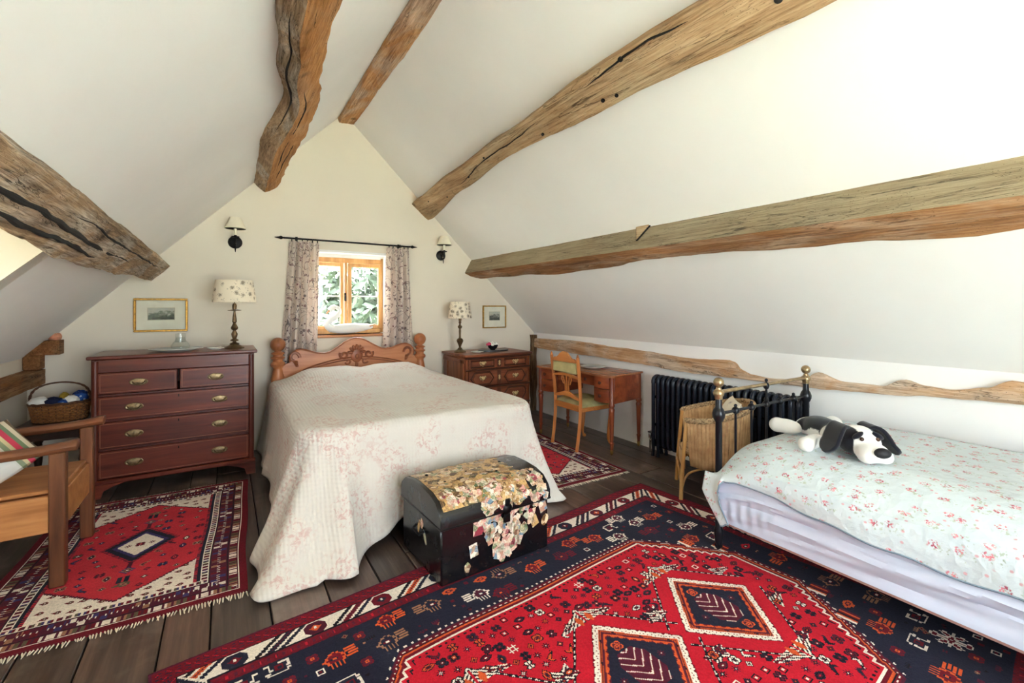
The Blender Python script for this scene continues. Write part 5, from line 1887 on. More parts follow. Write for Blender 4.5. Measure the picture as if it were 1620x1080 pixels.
for s in (-1, 1):
    q = MB()
    ax = RXc * math.cos(A0)
    ay = RYc * math.sin(A0)
    q.tube(smooth_path([(s * (ax + 0.04), ay - 0.04, 0.0), (s * (ax + 0.03), ay - 0.03, 0.2), (s * (ax + 0.012), ay - 0.012, 0.42), (s * ax, ay, rim_z(A0))], 5), 0.014, 10)
    q.build('front_leg', M['bamboo'], g)
    q = MB()
    q.tube([(s * 0.19, 0.24, 0.0), (s * 0.165, 0.185, 0.26), (s * 0.15, 0.17, 0.33)], 0.013, 10)
    q.build('back_leg', M['bamboo'], g)
    q = MB()
    q.tube(smooth_path([(s * (ax + 0.035), ay - 0.03, 0.10), (s * (ax + 0.02), ay + 0.02, 0.20), (s * (ax + 0.015), 0.0, 0.255), (s * 0.19, 0.12, 0.235), (s * 0.185, 0.215, 0.12)], 6), 0.008, 8)
    q.build('side_brace', M['bamboo'], g)
q = MB()
q.tube(smooth_path([(-(ax + 0.035), ay - 0.036, 0.10), (-0.13, ay - 0.045, 0.2), (0, ay - 0.05, 0.23), (0.13, ay - 0.045, 0.2), (ax + 0.035, ay - 0.036, 0.10)], 6), 0.008, 8)
q.build('front_brace', M['bamboo'], g)
t = Tree('pale_floral_cushion')
v = t.obj()
fl = t.ma('SUBTRACT', 1.0, t.step(t.voro(v, 11), 0.22, 0.34))
fl = t.ma('MULTIPLY', fl, t.step(t.noise(v, 50, 3), 0.42, 0.55))
M['pale_floral'] = t.done(t.mix(t.ma('MULTIPLY', fl, 0.7), (236, 226, 206), t.ramp(t.voro(v, 7, out='Color'), [(0.3, (150, 140, 160)), (0.7, (206, 170, 140))])), 0.9, spec=0.1)
fd = Vector((math.cos(ang), math.sin(ang), 0))
pillow(20, 0.34, 0.34, 0.06, M['pale_floral'], 'pale_cushion', 'cream floral cushion leaning inside the woven tub chair', (cxw - fd.x * 0.10, cyw - fd.y * 0.10, 0.555), (R(68), 0, ang + R(90)))

# ---------------------------------------------------------------- single iron bed
M['bed_iron'] = plain('black_bed_enamel', (26, 28, 34), 0.28, 0.3)
M['bed_brass'] = plain('tarnished_brass', (168, 146, 112), 0.3, 0.85, var=0.15, nscale=40)
sb = thing('single_bed', 'black iron single bed with brass-topped footboard', 'bed', (2.90, 1.575, 0.0))
PX = 0.5
for s in (-1, 1):
    q = MB()
    q.lathe([(0, 0.03), (0.012, 0.03), (0.02, 0.05), (0.024, 0.09), (0.026, 0.12), (0.019, 0.14), (0.0185, 0.74), (0.026, 0.75), (0.034, 0.77), (0.035, 0.79), (0.028, 0.81), (0.0185, 0.825), (0.0185, 0.885), (0, 0.885)], 18, (s * PX, 0, 0))
    p_ = q.build('foot_post', M['bed_iron'], sb)
    q = MB()
    q.lathe([(0, -0.012), (0.018, -0.012), (0.018, 0.012), (0, 0.012)], 14, m=Matrix.Translation((s * PX, 0, 0.018 + 0.012)) @ Matrix.Rotation(R(90), 4, 'Y'))
    q.build('castor', M['bed_iron'], p_)
    q = MB()
    bl = [(0.029 * math.sin(PI * k / 12), 0.966 - 0.029 * math.cos(PI * k / 12)) for k in range(1, 13)]
    q.lathe([(0, 0.87), (0.021, 0.87), (0.022, 0.885), (0.028, 0.892), (0.030, 0.905), (0.026, 0.918), (0.016, 0.926), (0.014, 0.936)] + bl, 20, (s * PX, 0, 0))
    q.build('ball_finial', M['bed_brass'], p_)
    q = MB()
    q.lathe([(0, 0.03), (0.018, 0.05), (0.019, 1.25), (0.03, 1.28), (0, 1.31)], 16, (s * PX, -2.0, 0))
    q.build('head_post', M['bed_iron'], sb)
    q = MB()
    q.box((s * (PX + 0.0), -1.0, 0.215), (0.035, 1.94, 0.03), 0.004)
    q.build('side_rail', M['bed_iron'], sb)
q = MB()
q.tube([(-PX, 0, 0.91), (PX, 0, 0.91)], 0.011, 10)
q.build('top_rail', M['bed_brass'], sb)
q = MB()
q.tube([(-PX, 0, 0.785), (PX, 0, 0.785)], 0.009, 8)
q.build('middle_rail', M['bed_iron'], sb)
q = MB()
q.tube([(-PX, 0, 0.27), (PX, 0, 0.27)], 0.012, 8)
q.build('bottom_rail', M['bed_iron'], sb)
q = MB()
q.tube([(-PX, -2.0, 1.2), (PX, -2.0, 1.2)], 0.012, 8)
q.tube([(-PX, -2.0, 0.3), (PX, -2.0, 0.3)], 0.012, 8)
for k in range(7):
    q.tube([(-PX + 0.125 * (k + 1), -2.0, 0.3), (-PX + 0.125 * (k + 1), -2.0, 1.2)], 0.008, 8)
q.build('headboard', M['bed_iron'], sb)
for k in range(5):
    xx = -PX + 1.0 * (k + 1) / 6
    tall = k == 2
    q = MB()
    q.tube([(xx, 0, 0.27), (xx, 0, 0.91 if tall else 0.785)], 0.007, 8)
    sp_ = q.build('spindle', M['bed_iron'], sb)
    q = MB()
    q.ell((xx, 0, 0.785), (0.022, 0.022, 0.022), 12, 8)
    if tall:
        q.ell((xx, 0, 0.90), (0.019, 0.019, 0.024), 12, 8)
        q.ell((xx, 0, 0.935), (0.010, 0.010, 0.012), 10, 6)
        q.lathe([(0.007, 0.80), (0.016, 0.81), (0.007, 0.83)], 10, (xx, 0, 0))
    else:
        q.ell((xx, 0, 0.812), (0.010, 0.010, 0.012), 10, 6)
    q.build('knuckle', M['bed_iron'], sp_)
# mattress under a stretched sheet
M['sheet'] = fabric('lavender_white_sheet', (206, 213, 232), var=0.015, st=0.1)
my0, my1, mx0, mx1 = -0.40, 1.545, 2.365, 3.50
def bedtop(x, y):
    f = (x - mx0) / (mx1 - mx0)
    e = 1 - (1 - min(1, f / 0.30)) ** 2.2
    z = 0.52 + 0.115 * e
    z -= 0.07 * max(0, (y - 1.30) / 0.245) ** 2 * (1 - 0.2 * f)
    return z + 0.008 * mnoise.noise(Vector((x * 3.1, y * 3.1, 5)))
q = MB()
def msheet(u, v):
    y = my0 + (my1 - my0) * u
    if v < 0.55:
        f = v / 0.55
        x = mx1 + (mx0 - mx1) * f
        return (x, y, bedtop(x, y) - 0.008)
    t_ = (v - 0.55) / 0.45
    z0 = bedtop(mx0, y) - 0.008
    z = z0 + (0.195 - z0) * t_
    rip = 0.034 * mnoise.noise(Vector((y * 1.1 + t_ * 1.0, t_ * 4.5 - y * 1.5, 3))) + 0.014 * mnoise.noise(Vector((y * 2.5, t_ * 15 - y * 3, 8)))
    gather = 0.006 * math.sin(110 * y) * max(0, (y - 1.12) / 0.3) * (t_ ** 2) if y > 1.12 else 0
    return (mx0 - 0.018 * math.sin(PI * min(1, t_ * 1.1)) + (rip + gather) * math.sin(PI * min(1, t_ + 0.05)) ** 0.5, y, z)
q.sheet(msheet, 260, 60)
q.box(((mx0 + mx1) / 2 + 0.02, (my0 + my1) / 2, 0.36), (mx1 - mx0 - 0.08, my1 - my0 - 0.01, 0.27), 0.02)
tag(q.build('mattress', M['sheet']), 'mattress in a rumpled white sheet on the iron single bed', 'mattress')
q = MB()
q.box((mx0 + 0.03, (my0 + my1) / 2, 0.187), (0.05, my1 - my0 - 0.02, 0.012), 0.002)
q.build('base_edge', plain('pink_base_edge', (170, 130, 122), 0.7), sb, loc=(-2.90, -1.575, 0))
# flowered coverlet
t = Tree('rosebud_coverlet')
v = t.obj()
xy = t.n('ShaderNodeCombineXYZ')
sx3 = t.sep(v)
t.put(xy.inputs[0], t.ma('ADD', sx3[0], t.ma('MULTIPLY', sx3[2], 1.0)))
t.put(xy.inputs[1], sx3[1])
p2 = xy.outputs[0]
def vor2(sc, loc, lo_, hi_):
    x = t.n('ShaderNodeTexVoronoi', feature='F1')
    x.voronoi_dimensions = '2D'
    t.put(x.inputs['Vector'], t.mp(p2, loc=loc))
    x.inputs['Scale'].default_value = sc
    x.inputs['Randomness'].default_value = 0.8
    return t.ma('SUBTRACT', 1.0, t.step(x.outputs['Distance'], lo_, hi_))
clump = vor2(10.5, (0, 0, 0), 0.16, 0.21)
bits = t.step(t.noise(v, 120, 3, 0.6), 0.50, 0.55)
rose = t.ma('MULTIPLY', clump, bits)
buds = t.ma('MULTIPLY', vor2(17, (4.2, 1.1, 0), 0.07, 0.12), t.step(t.noise(v, 12, 1), 0.46, 0.5))
gr = t.ma('MULTIPLY', vor2(10.5, (0.012, 0.02, 0), 0.26, 0.34), t.step(t.noise(v, 80, 3), 0.55, 0.62))
base = t.ramp(t.noise(v, 3, 3), [(0.3, (204, 215, 220)), (0.7, (214, 224, 227))])
col = t.mix(t.ma('MULTIPLY', gr, 0.6), base, (146, 160, 120))
col = t.mix(t.ma('MULTIPLY', buds, 0.6), col, (214, 120, 130))
col = t.mix(t.ma('MULTIPLY', rose, 0.9), col, t.ramp(t.noise(v, 40, 2), [(0.4, (178, 62, 90)), (0.6, (222, 128, 140))]))
t.bump(t.ma('ADD', t.noise(v, 30, 4), t.ma('MULTIPLY', t.voro(v, 26), 0.8)), 0.4, 0.01)
M['coverlet'] = t.done(col, 0.9, spec=0.15)
HEM = [(-0.4, 0.40), (0.2, 0.385), (0.388, 0.385), (0.585, 0.376), (0.741, 0.391), (1.02, 0.412), (1.25, 0.44), (1.42, 0.455), (1.495, 0.44), (1.53, 0.33), (1.56, 0.22), (1.62, 0.20)]
q = MB()
cy0, cy1 = -0.41, 1.625
oc = Vector((2.9, 0.6, 0.55))
def cov(u, v):
    y = cy0 + (cy1 - cy0) * u
    yt = min(y, 1.548)
    if v < 0.62:
        f = v / 0.62
        x = 3.495 + (mx0 - 0.012 - 3.495) * f
        # near the foot the top stops at the rail, only the near corner runs past it
        past = max(0.0, (y - 1.548))
        k = max(0, min(1, (f - 0.90) / 0.1))
        z = bedtop(max(x, mx0), yt) + 0.004 - past * 2.2 * (1 - k)
        return Vector((x, yt + past * k, z)) - oc
    t_ = (v - 0.62) / 0.38
    hem = lerp_table(HEM, y)[0] + 0.004 * math.sin(21 * y)
    z0 = bedtop(mx0, yt) + 0.004
    z = z0 + (hem - z0) * t_
    drop = z0 - z
    yy = y - max(0, drop - 0.10) * (0.85 if y > 1.45 else 0.0)
    x = mx0 - 0.014 - 0.022 * math.sin(min(1, t_ * 1.4) * PI / 2) - 0.01 * math.sin(9 * y) * t_ - (0.02 * t_ if y > 1.5 else 0)
    return Vector((x, yy, z)) - oc
q.sheet(cov, 220, 56)
o = q.build('coverlet', M['coverlet'], loc=oc)
md = o.modifiers.new('thick', 'SOLIDIFY')
md.thickness = 0.006
md.offset = 1.0
tag(o, 'pale blue rosebud coverlet spread over the single bed', 'coverlet')
q = MB()
pts = []
for k in range(220 + 1):
    p = cov(k / 220, 1.0)
    pts.append(p + oc + Vector((-0.004, 0, 0)))
q.tube(pts, 0.0045, 6)
q.build('bound_edge', plain('grey_blue_binding', (120, 138, 152), 0.9), o, loc=-oc)

# ---------------------------------------------------------------- plush dog
t = Tree('plush')
v = t.obj()
t.bump(t.noise(v, 300, 3), 0.35, 0.003)
M['plush'] = t.done(t.attr('Col'), 0.95, spec=0.1, **{'Sheen Weight': 0.3})
WH, BK = (242, 240, 236), (24, 24, 34)
def blob(parts, name, parent, fn, vox=0.009, smooth_n=6):
    q = MB()
    for c, r, rot in parts:
        m = Matrix.Translation(c) @ Matrix.Rotation(rot[2], 4, 'Z') @ Matrix.Rotation(rot[1], 4, 'Y') @ Matrix.Rotation(rot[0], 4, 'X')
        q.ell((0, 0, 0), r, 20, 14, m=m)
    o = q.build(name, M['plush'], parent)
    rm = o.modifiers.new('r', 'REMESH')
    rm.mode = 'VOXEL'
    rm.voxel_size = vox
    sm = o.modifiers.new('s', 'SMOOTH')
    sm.iterations = smooth_n
    sm.factor = 0.6
    dg = bpy.context.evaluated_depsgraph_get()
    me = bpy.data.meshes.new_from_object(o.evaluated_get(dg))
    o.modifiers.clear()
    o.data = me
    if not me.materials:
        me.materials.append(M['plush'])
    me.polygons.foreach_set('use_smooth', [True] * len(me.polygons))
    color_mesh(o, fn)
    return o
dog = thing('plush_dog', 'floppy black and white plush dog lying on the rosebud coverlet', 'soft toy', (2.83, 1.17, 0.640), 0)
# local frame: +x towards the tail end, facing direction down-left in the room
fw = Vector((2.56, 0.84, 0)) - Vector((2.95, 1.33, 0))
dog.rotation_euler.z = math.atan2(-fw.y, -fw.x)
# local -x is the muzzle end; +y is the wall side... body
def body_col(p):
    return BK if (p.z > 0.055 + 0.02 * math.sin(p.x * 30) and 0.0 < p.x < 0.22) else WH
blob([((0.11, 0.0, 0.06), (0.15, 0.085, 0.068), (0, 0, 0)), ((-0.02, 0, 0.06), (0.09, 0.075, 0.058), (0, 0, 0)), ((0.21, 0, 0.05), (0.07, 0.095, 0.055), (0, 0, 0))], 'body', dog, body_col)
for (a, b_, r1, r2) in (((0.20, 0.10, 0.04), (0.27, 0.17, 0.038), 0.046, 0.048), ((0.15, -0.10, 0.04), (0.30, -0.165, 0.045), 0.046, 0.05), ((-0.02, 0.09, 0.035), (-0.12, 0.20, 0.034), 0.04, 0.042), ((-0.02, -0.09, 0.04), (0.085, -0.215, 0.042), 0.04, 0.05)):
    A_, B_ = Vector(a), Vector(b_)
    d_ = B_ - A_
    rz = math.atan2(d_.y, d_.x)
    blob([(tuple((A_ + B_) / 2), (d_.length / 2 + 0.04, r1, r1 * 0.95), (0, 0, rz)), (tuple(B_), (r2, r2, r2 * 0.95), (0, 0, 0))], 'leg', dog, lambda p: WH)
hd = Vector((-0.20, -0.005, 0.085))
def head_col(p):
    q_ = p - hd
    if q_.x < -0.072:
        return WH
    if abs(q_.y) < 0.034 + 0.12 * max(0.0, q_.x + 0.0) - 0.0 and q_.z > -0.03:
        return WH
    return BK
head = blob([(tuple(hd), (0.105, 0.092, 0.075), (0, 0, 0)), ((hd.x - 0.10, hd.y, hd.z - 0.028), (0.085, 0.07, 0.048), (0, 0, 0)), ((hd.x - 0.125, hd.y - 0.035, hd.z - 0.04), (0.05, 0.04, 0.036), (0, 0, 0)), ((hd.x - 0.125, hd.y + 0.035, hd.z - 0.04), (0.05, 0.04, 0.036), (0, 0, 0))], 'head', dog, head_col, 0.007)
q = MB()
q.ell((hd.x - 0.178, hd.y, hd.z - 0.01), (0.024, 0.036, 0.024), 16, 12)
q.build('nose', plain('black_plush_nose', (18, 18, 24), 0.6), head)
for s in (-1, 1):
    q = MB()
    q.ell((hd.x - 0.089, hd.y + s * 0.036, hd.z + 0.030), (0.008, 0.010, 0.010), 12, 10)
    q.build('eye', plain('brown_glass_eye', (72, 44, 30), 0.15), head)
    q = MB()
    q.ell((hd.x - 0.074, hd.y + s * 0.046, hd.z + 0.044), (0.014, 0.030, 0.012), 12, 8)
    o = q.build('brow', M['plush'], head)
    ctr = Vector((hd.x - 0.074, hd.y + s * 0.046, hd.z + 0.044))
    for v_ in o.data.vertices:
        v_.co = ctr + Matrix.Rotation(-s * R(34), 3, 'X') @ (v_.co - ctr)
    color_mesh(o, lambda p: BK)
for s in (-1, 1):
    q = MB()
    pts = []
    def ear(u, v, s=s):
        ln_ = v
        wdt = 0.058 * (0.55 + 0.6 * math.sin(PI * min(1, ln_ * 0.62 + 0.12)))
        if ln_ > 0.75:
            wdt *= math.sqrt(max(0.0, 1 - ((ln_ - 0.75) / 0.25) ** 2)) * 1.0
        y = s * (0.045 + 0.125 * ln_)
        z = 0.058 + 0.03 * math.sin(PI * min(1, ln_ * 1.5)) - 0.118 * ln_ ** 1.5
        x = 0.035 + (u - 0.5) * 2 * wdt - 0.05 * ln_
        return (hd.x + x, hd.y + y, hd.z + z)
    q.sheet(ear, 14, 18)
    o = q.build('ear', M['plush'], head)
    color_mesh(o, lambda p: BK)
    md = o.modifiers.new('thick', 'SOLIDIFY')
    md.thickness = 0.016
    md.offset = 0
# ---------------------------------------------------------------- knotted rugs (one coloured quad per knot)
PAL = {'R': (184, 22, 40), 'r': (108, 14, 30), 'N': (33, 33, 50), 'W': (232, 220, 206), 'O': (206, 84, 40), 'K': (26, 20, 28), 'P': (82, 22, 42), 'B': (60, 50, 98), 'T': (156, 110, 84), 'S': (190, 44, 56), 'G': (92, 84, 62)}
class Cloth:
    def __init__(s, L, Wd, px, base):
        s.L, s.W, s.px = L, Wd, px
        s.nu, s.nv = int(round(L / px)), int(round(Wd / px))
        u = (np.arange(s.nu) + 0.5) * px
        v = (np.arange(s.nv) + 0.5) * px
        s.u, s.v = np.meshgrid(u, v, indexing='ij')
        s.im = np.empty((s.nu, s.nv), dtype='U1')
        s.im[:] = base
    def fill(s, mask, c):
        s.im[mask] = c
    def stamp(s, art, u, v, legend=None, flip=(1, 1), tr=False, k=1):
        A = [list(r) for r in art]
        h, w = len(A), len(A[0])
        iu0, iv0 = int(u / s.px), int(v / s.px)
        H_, W_ = int(h * k), int(w * k)
        for a in range(H_):
            for b_ in range(W_):
                ch = A[min(h - 1, int(a / k))][min(w - 1, int(b_ / k))]
                if ch == '.':
                    continue
                if legend and ch in legend:
                    ch = legend[ch]
                da, db = (a - H_ // 2) * flip[0], (b_ - W_ // 2) * flip[1]
                iu, iv = (iu0 + db, iv0 + da) if not tr else (iu0 + da, iv0 + db)
                if 0 <= iu < s.nu and 0 <= iv < s.nv:
                    s.im[iu, iv] = ch
    def mesh(s, name, corner, ang, z0=0.003, thick=0.008, mat=None, wob=0.012, seed=1, hand=1):
        """u runs along ang from the corner, v is 90 degrees clockwise from u"""
        cu = np.arange(s.nu + 1) * s.px
        cv = np.arange(s.nv + 1) * s.px
        U, V = np.meshgrid(cu, cv, indexing='ij')
        rs = np.random.RandomState(seed)
        Uw = U + wob * (np.sin(V * 4.1 + seed) + 0.5 * np.sin(V * 9.3 + 2 * seed)) * 0.5
        Vw = V + wob * (np.sin(U * 3.3 + seed * 2) + 0.5 * np.sin(U * 7.7 + seed)) * 0.5
        ca, sa = math.cos(ang), math.sin(ang)
        X = corner[0] + Uw * ca + Vw * sa * hand
        Y = corner[1] + Uw * sa - Vw * ca * hand
        Z = z0 + thick + 0.0012 * (np.sin(X * 5 + Y * 3) + np.sin(Y * 7 - X * 2)) * 0.5 + rs.uniform(0, 0.0012, X.shape)
        nuv = (s.nu + 1) * (s.nv + 1)
        ring = [(i, 0) for i in range(s.nu + 1)] + [(s.nu, j) for j in range(1, s.nv + 1)] + [(i, s.nv) for i in range(s.nu - 1, -1, -1)] + [(0, j) for j in range(s.nv - 1, 0, -1)]
        co = np.stack([X.ravel(), Y.ravel(), Z.ravel()], 1)
        ri = np.array([i * (s.nv + 1) + j for i, j in ring])
        low = co[ri].copy()
        low[:, 2] = z0
        co = np.vstack([co, low])
        i, j = np.meshgrid(np.arange(s.nu), np.arange(s.nv), indexing='ij')
        a = i * (s.nv + 1) + j
        q = np.stack([a, a + 1, a + s.nv + 2, a + s.nv + 1], -1).reshape(-1, 4)
        m = len(ring)
        kk = np.arange(m)
        side = np.stack([ri, nuv + kk, nuv + (kk + 1) % m, ri[(kk + 1) % m]], 1)
        faces = np.vstack([q, side])
        if hand < 0:
            faces = faces[:, ::-1]
        me = bpy.data.meshes.new(name)
        me.vertices.add(len(co))
        me.vertices.foreach_set('co', co.astype(np.float32).ravel())
        me.loops.add(faces.size)
        me.loops.foreach_set('vertex_index', faces.astype(np.int32).ravel())
        me.polygons.add(len(faces))
        me.polygons.foreach_set('loop_start', np.arange(0, faces.size, 4, dtype=np.int32))
        me.update(calc_edges=True)
        lut = {k: lin(c) for k, c in PAL.items()}
        cols = np.zeros((s.nu, s.nv, 3))
        for k, c in lut.items():
            cols[s.im == k] = c
        # abrash: dye-lot bands and knot-to-knot variation
        band = 1 + 0.10 * np.sin(np.arange(s.nu) * s.px * 23)[:, None] * 0.5 + 0.0
        cols *= (band * rs.uniform(0.86, 1.14, (s.nu, s.nv)))[..., None]
        full = np.ones((len(faces), 4), dtype=np.float32)
        full[:s.nu * s.nv, :3] = cols.reshape(-1, 3)
        full[s.nu * s.nv:, :3] = lut['r']
        at = me.attributes.new('Col', 'FLOAT_COLOR', 'FACE')
        at.data.foreach_set('color', full.ravel())
        me.materials.append(mat)
        me.polygons.foreach_set('use_smooth', np.ones(len(faces), dtype=bool))
        me.validate()
        o = bpy.data.objects.new(name, me)
        COL.objects.link(o)
        return o
t = Tree('wool_pile')
t.bump(t.noise(t.obj(), 320, 3), 0.35, 0.004)
M['pile'] = t.done(t.attr('Col'), 0.95, spec=0.08, **{'Sheen Weight': 0.04})

FLOWER = ["..aa.aa..", ".abbabba.", "aabbabbaa", ".aabcbaa.", "..acdca..", ".aabcbaa.", "aabbabbaa", ".abbabba.", "..aa.aa.."]
ROSE = [".aaa.aaa.", "aabbabbaa", "abbabbbba", "abacccaba", ".abcdcba.", "abacccaba", "abbabbbba", "aabbabbaa", ".aaa.aaa."]
STAR = ["...a...", ".a.a.a.", "..aba..", "aabdbaa", "..aba..", ".a.a.a.", "...a..."]
HASH = ["...a...a...", "...a...a...", ".aaaaaaaaa.", "...a...a...", "...a...a...", "...a...a...", ".aaaaaaaaa.", "...a...a...", "...a...a..."]
BOX = ["aaaaaa", "a....a", "a.bb.a", "a.bb.a", "a....a", "aaaaaa"]
DIA = ["...a...", "..aba..", ".abcba.", "abcdcba", ".abcba.", "..aba..", "...a..."]
EYE = ["....aaaa....", "..aabbbbaa..", ".abbccccbba.", "abbccddccbba", ".abbccccbba.", "..aabbbbaa..", "....aaaa...."]
COMB = ["...a.a.a.a.........", "...a.a.a.a.........", "...a.a.a.a.........", "..aa.a.a.aa........", "..abbbbbbba.aaaaaa.", ".aabbccbbbaa.......", "aabbcddcbbba.aaaaaa", ".aabbccbbbaa.......", "..abbbbbbba.aaaaaa.", "...abbbbba.........", "....aabba...aaaaaa.", "......a............"]
HOOK = ["aaaaa....aaa", "a........a..", "a..bbbb..a..", "a..b..b..a..", "aa.b..b.aa..", "...bbbb.....", "aa.......aaa", ".a........a.", ".aaaaaaaaaa."]
CROSSF = ["......aaa......", ".....abbba.....", ".....abbba.....", "..a...aba...a..", ".aba..aba..aba.", ".abba.aba.abba.", "..abbaabaabba..", "...aaabbbaaa...", "aaaabbbcbbbaaaa", "...aaabbbaaa...", "..abbaabaabba..", ".abba.aba.abba.", ".aba..aba..aba.", "..a...aba...a..", ".....abbba.....", ".....abbba.....", "......aaa......"]
BIRD = ["........aa..", ".......aaba.", "......aaa...", "a....abba...", "ab..abba....", "abbabbba....", ".abbbba.....", "..aaba......", "...a.a......"]

def tri(x):
    return np.abs((x % 1.0) - 0.5) * 2

def big_rug():
    L, Wd, px = 3.03, 2.25, 0.005
    c = Cloth(L, Wd, px, 'N')
    u, v = c.u, c.v
    uc, vc = L / 2, Wd / 2
    du, dv = np.abs(u - uc), np.abs(v - vc)
    eu = np.minimum(u, L - u)
    ev = np.minimum(v, Wd - v)
    e = np.minimum(eu, ev)
    sl = np.where(eu < ev, v, u)                       # run along the nearest edge
    # outer guard
    g1 = e < 0.078
    c.fill(g1, 'r')
    dots = (((sl / 0.03).astype(int) + (e / 0.02).astype(int)) % 2 == 0) & (e > 0.022) & (e < 0.068) & (tri(sl / 0.03) > 0.35) & (tri(e / 0.02) > 0.25)
    c.fill(g1 & dots, 'N')
    c.fill(g1 & (tri(sl / 0.06 + e / 0.05) > 0.93) & (e > 0.02), 'R')
    c.fill(e < 0.012, 'P')
    # ivory main strip
    m0, m1 = 0.085, 0.172
    strip = (e >= m0 - 0.006) & (e < m1 + 0.006)
    c.fill(strip, 'K')
    ins = (e >= m0) & (e < m1)
    c.fill(ins, 'W')
    w = (e - m0) / (m1 - m0)
    unit = 0.30
    idx = np.floor(sl / unit).astype(int)
    qq = sl % unit
    p = qq - 0.205 - (w - 0.5) * 0.10 + 0.006 * tri(w * 9)
    c.fill(ins & (np.abs(p + 0.048) < 0.013), 'N')
    c.fill(ins & (np.abs(p - 0.048) < 0.013), 'K')
    midc = ins & (np.abs(p) < 0.018)
    c.fill(midc & (idx % 3 == 0), 'O')
    c.fill(midc & (idx % 3 == 1), 'r')
    c.fill(midc & (idx % 3 == 2), 'N')
    c.fill(ins & (np.abs(p) < 0.004), 'P')
    ow, oh = np.abs(qq - 0.065) / 0.043, np.abs(w - 0.5) / 0.46
    octo = ins & (ow < 1) & (oh < 1) & (ow + oh < 1.5)
    for k, (a_, b_) in enumerate((('N', 'r'), ('r', 'N'), ('P', 'O'))):
        c.fill(octo & (idx % 3 == k), a_)
        c.fill(octo & (ow + oh < 0.55) & (idx % 3 == k), b_)
        c.fill(octo & (ow < 0.14) & (oh < 0.2) & (idx % 3 == k), 'W')
    # inner guard
    g2 = (e >= m1 + 0.006) & (e < 0.232)
    c.fill(g2, 'r')
    c.fill(g2 & (tri(sl / 0.028) > 0.62) & (tri((e - 0.178) / 0.027) > 0.35), 'P')
    c.fill(g2 & (tri(sl / 0.056) > 0.9) & (np.abs(e - 0.205) < 0.008), 'R')
    # field edge with stepped corners
    a, b_ = 1.04, 0.575
    dq = np.floor(np.maximum(0, dv - 0.13) / 0.074) * 0.074 + 0.13
    lim = np.where(dv < 0.13, a, np.minimum(a, 0.70 + (b_ - dq) * 0.76))
    lim = lim - 0.03 * ((dv > 0.13) & ((np.maximum(0, dv - 0.13) % 0.074) > 0.037))
    F = (dv < b_) & (du < lim)
    m = np.maximum(dv - b_, (du - lim) * 0.8)
    c.fill(F, 'R')
    def grow(A):
        B_ = A.copy()
        B_[1:] |= A[:-1]
        B_[:-1] |= A[1:]
        B_[:, 1:] |= A[:, :-1]
        B_[:, :-1] |= A[:, 1:]
        return B_
    cur = F
    for k, ch in enumerate('WWrrrOOKrrrPPN'):
        nx_ = grow(cur)
        ringk = nx_ & ~cur
        c.fill(ringk, ch)
        if k in (9,):
            c.fill(ringk & (tri((u + v) / 0.03) > 0.6), 'W')
        cur = nx_
    for k in range(2):
        nx_ = grow(cur)
        c.fill((nx_ & ~cur) & (tri(u / 0.032) > 0.6) & (tri(v / 0.032) > 0.3), 'W')
        cur = nx_
    inv = ~F
    for k in range(5):
        nx_ = grow(inv)
        if k in (2, 3):
            c.fill((nx_ & ~inv) & (tri(u / 0.03) > 0.5), 'K')
        inv = nx_
    for sg in (-1, 1):
        for k, vv in enumerate((-0.40, -0.25, 0.25, 0.40)):
            lx = 0.70 + (b_ - abs(vv)) * 0.76 + 0.10
            for jj, ch in enumerate('WOKrOP'):
                c.fill((np.abs(v - vc - vv) < 0.04) & (np.abs((u - uc) * sg - lx - jj * 0.012) < 0.006), ch)
    rs = random.Random(7)
    # three linked diamond medallions
    meds = [(uc + k * 0.565, vc) for k in (-1, 0, 1)]
    medmask = np.zeros_like(u, dtype=bool)
    for cu, cv in meds:
        x, y = u - cu, v - cv
        l = np.abs(x) / 0.268 + np.abs(y) / 0.285
        along = x * 0.7 + np.sign(x * y) * -y * 0.7
        big = np.abs(x) / 0.36 + np.abs(y) / 0.39
        ringb = (big > 0.985) & (big < 1.03) & (np.abs(y) > 0.05)
        c.fill(ringb, 'K')
        c.fill((big > 1.0) & (big < 1.015) & (tri(along / 0.03) > 0.5) & (np.abs(y) > 0.05), 'W')
        medmask |= big < 1.06
        zz = 0.045 * tri(along / 0.036)
        c.fill(l < 1.0, 'r')
        c.fill((l < 0.98) & (l + zz > 0.93) & (l + zz < 1.0), 'W')
        c.fill((l + zz > 0.86) & (l + zz < 0.92), 'W')
        c.fill((l < 0.86) & (l >= 0.80), 'O')
        c.fill((l < 0.835) & (l >= 0.815), 'K')
        c.fill((l < 0.80) & (l >= 0.70), 'P')
        c.fill((l < 0.75) & (l + zz > 0.72), 'O')
        c.fill(l < 0.68, 'N')
        k2 = (np.abs(x) < 0.075) & (np.abs(y + 0.0) < 0.10) & (np.abs(x) / 0.11 + np.abs(y) / 0.14 < 1.05)
        sp = (y + np.abs(x) * 0.9)
        c.fill(k2, 'P')
        c.fill(k2 & (tri(sp / 0.042) > 0.62), 'r')
        c.fill(k2 & (tri(sp / 0.042) > 0.86), 'W')
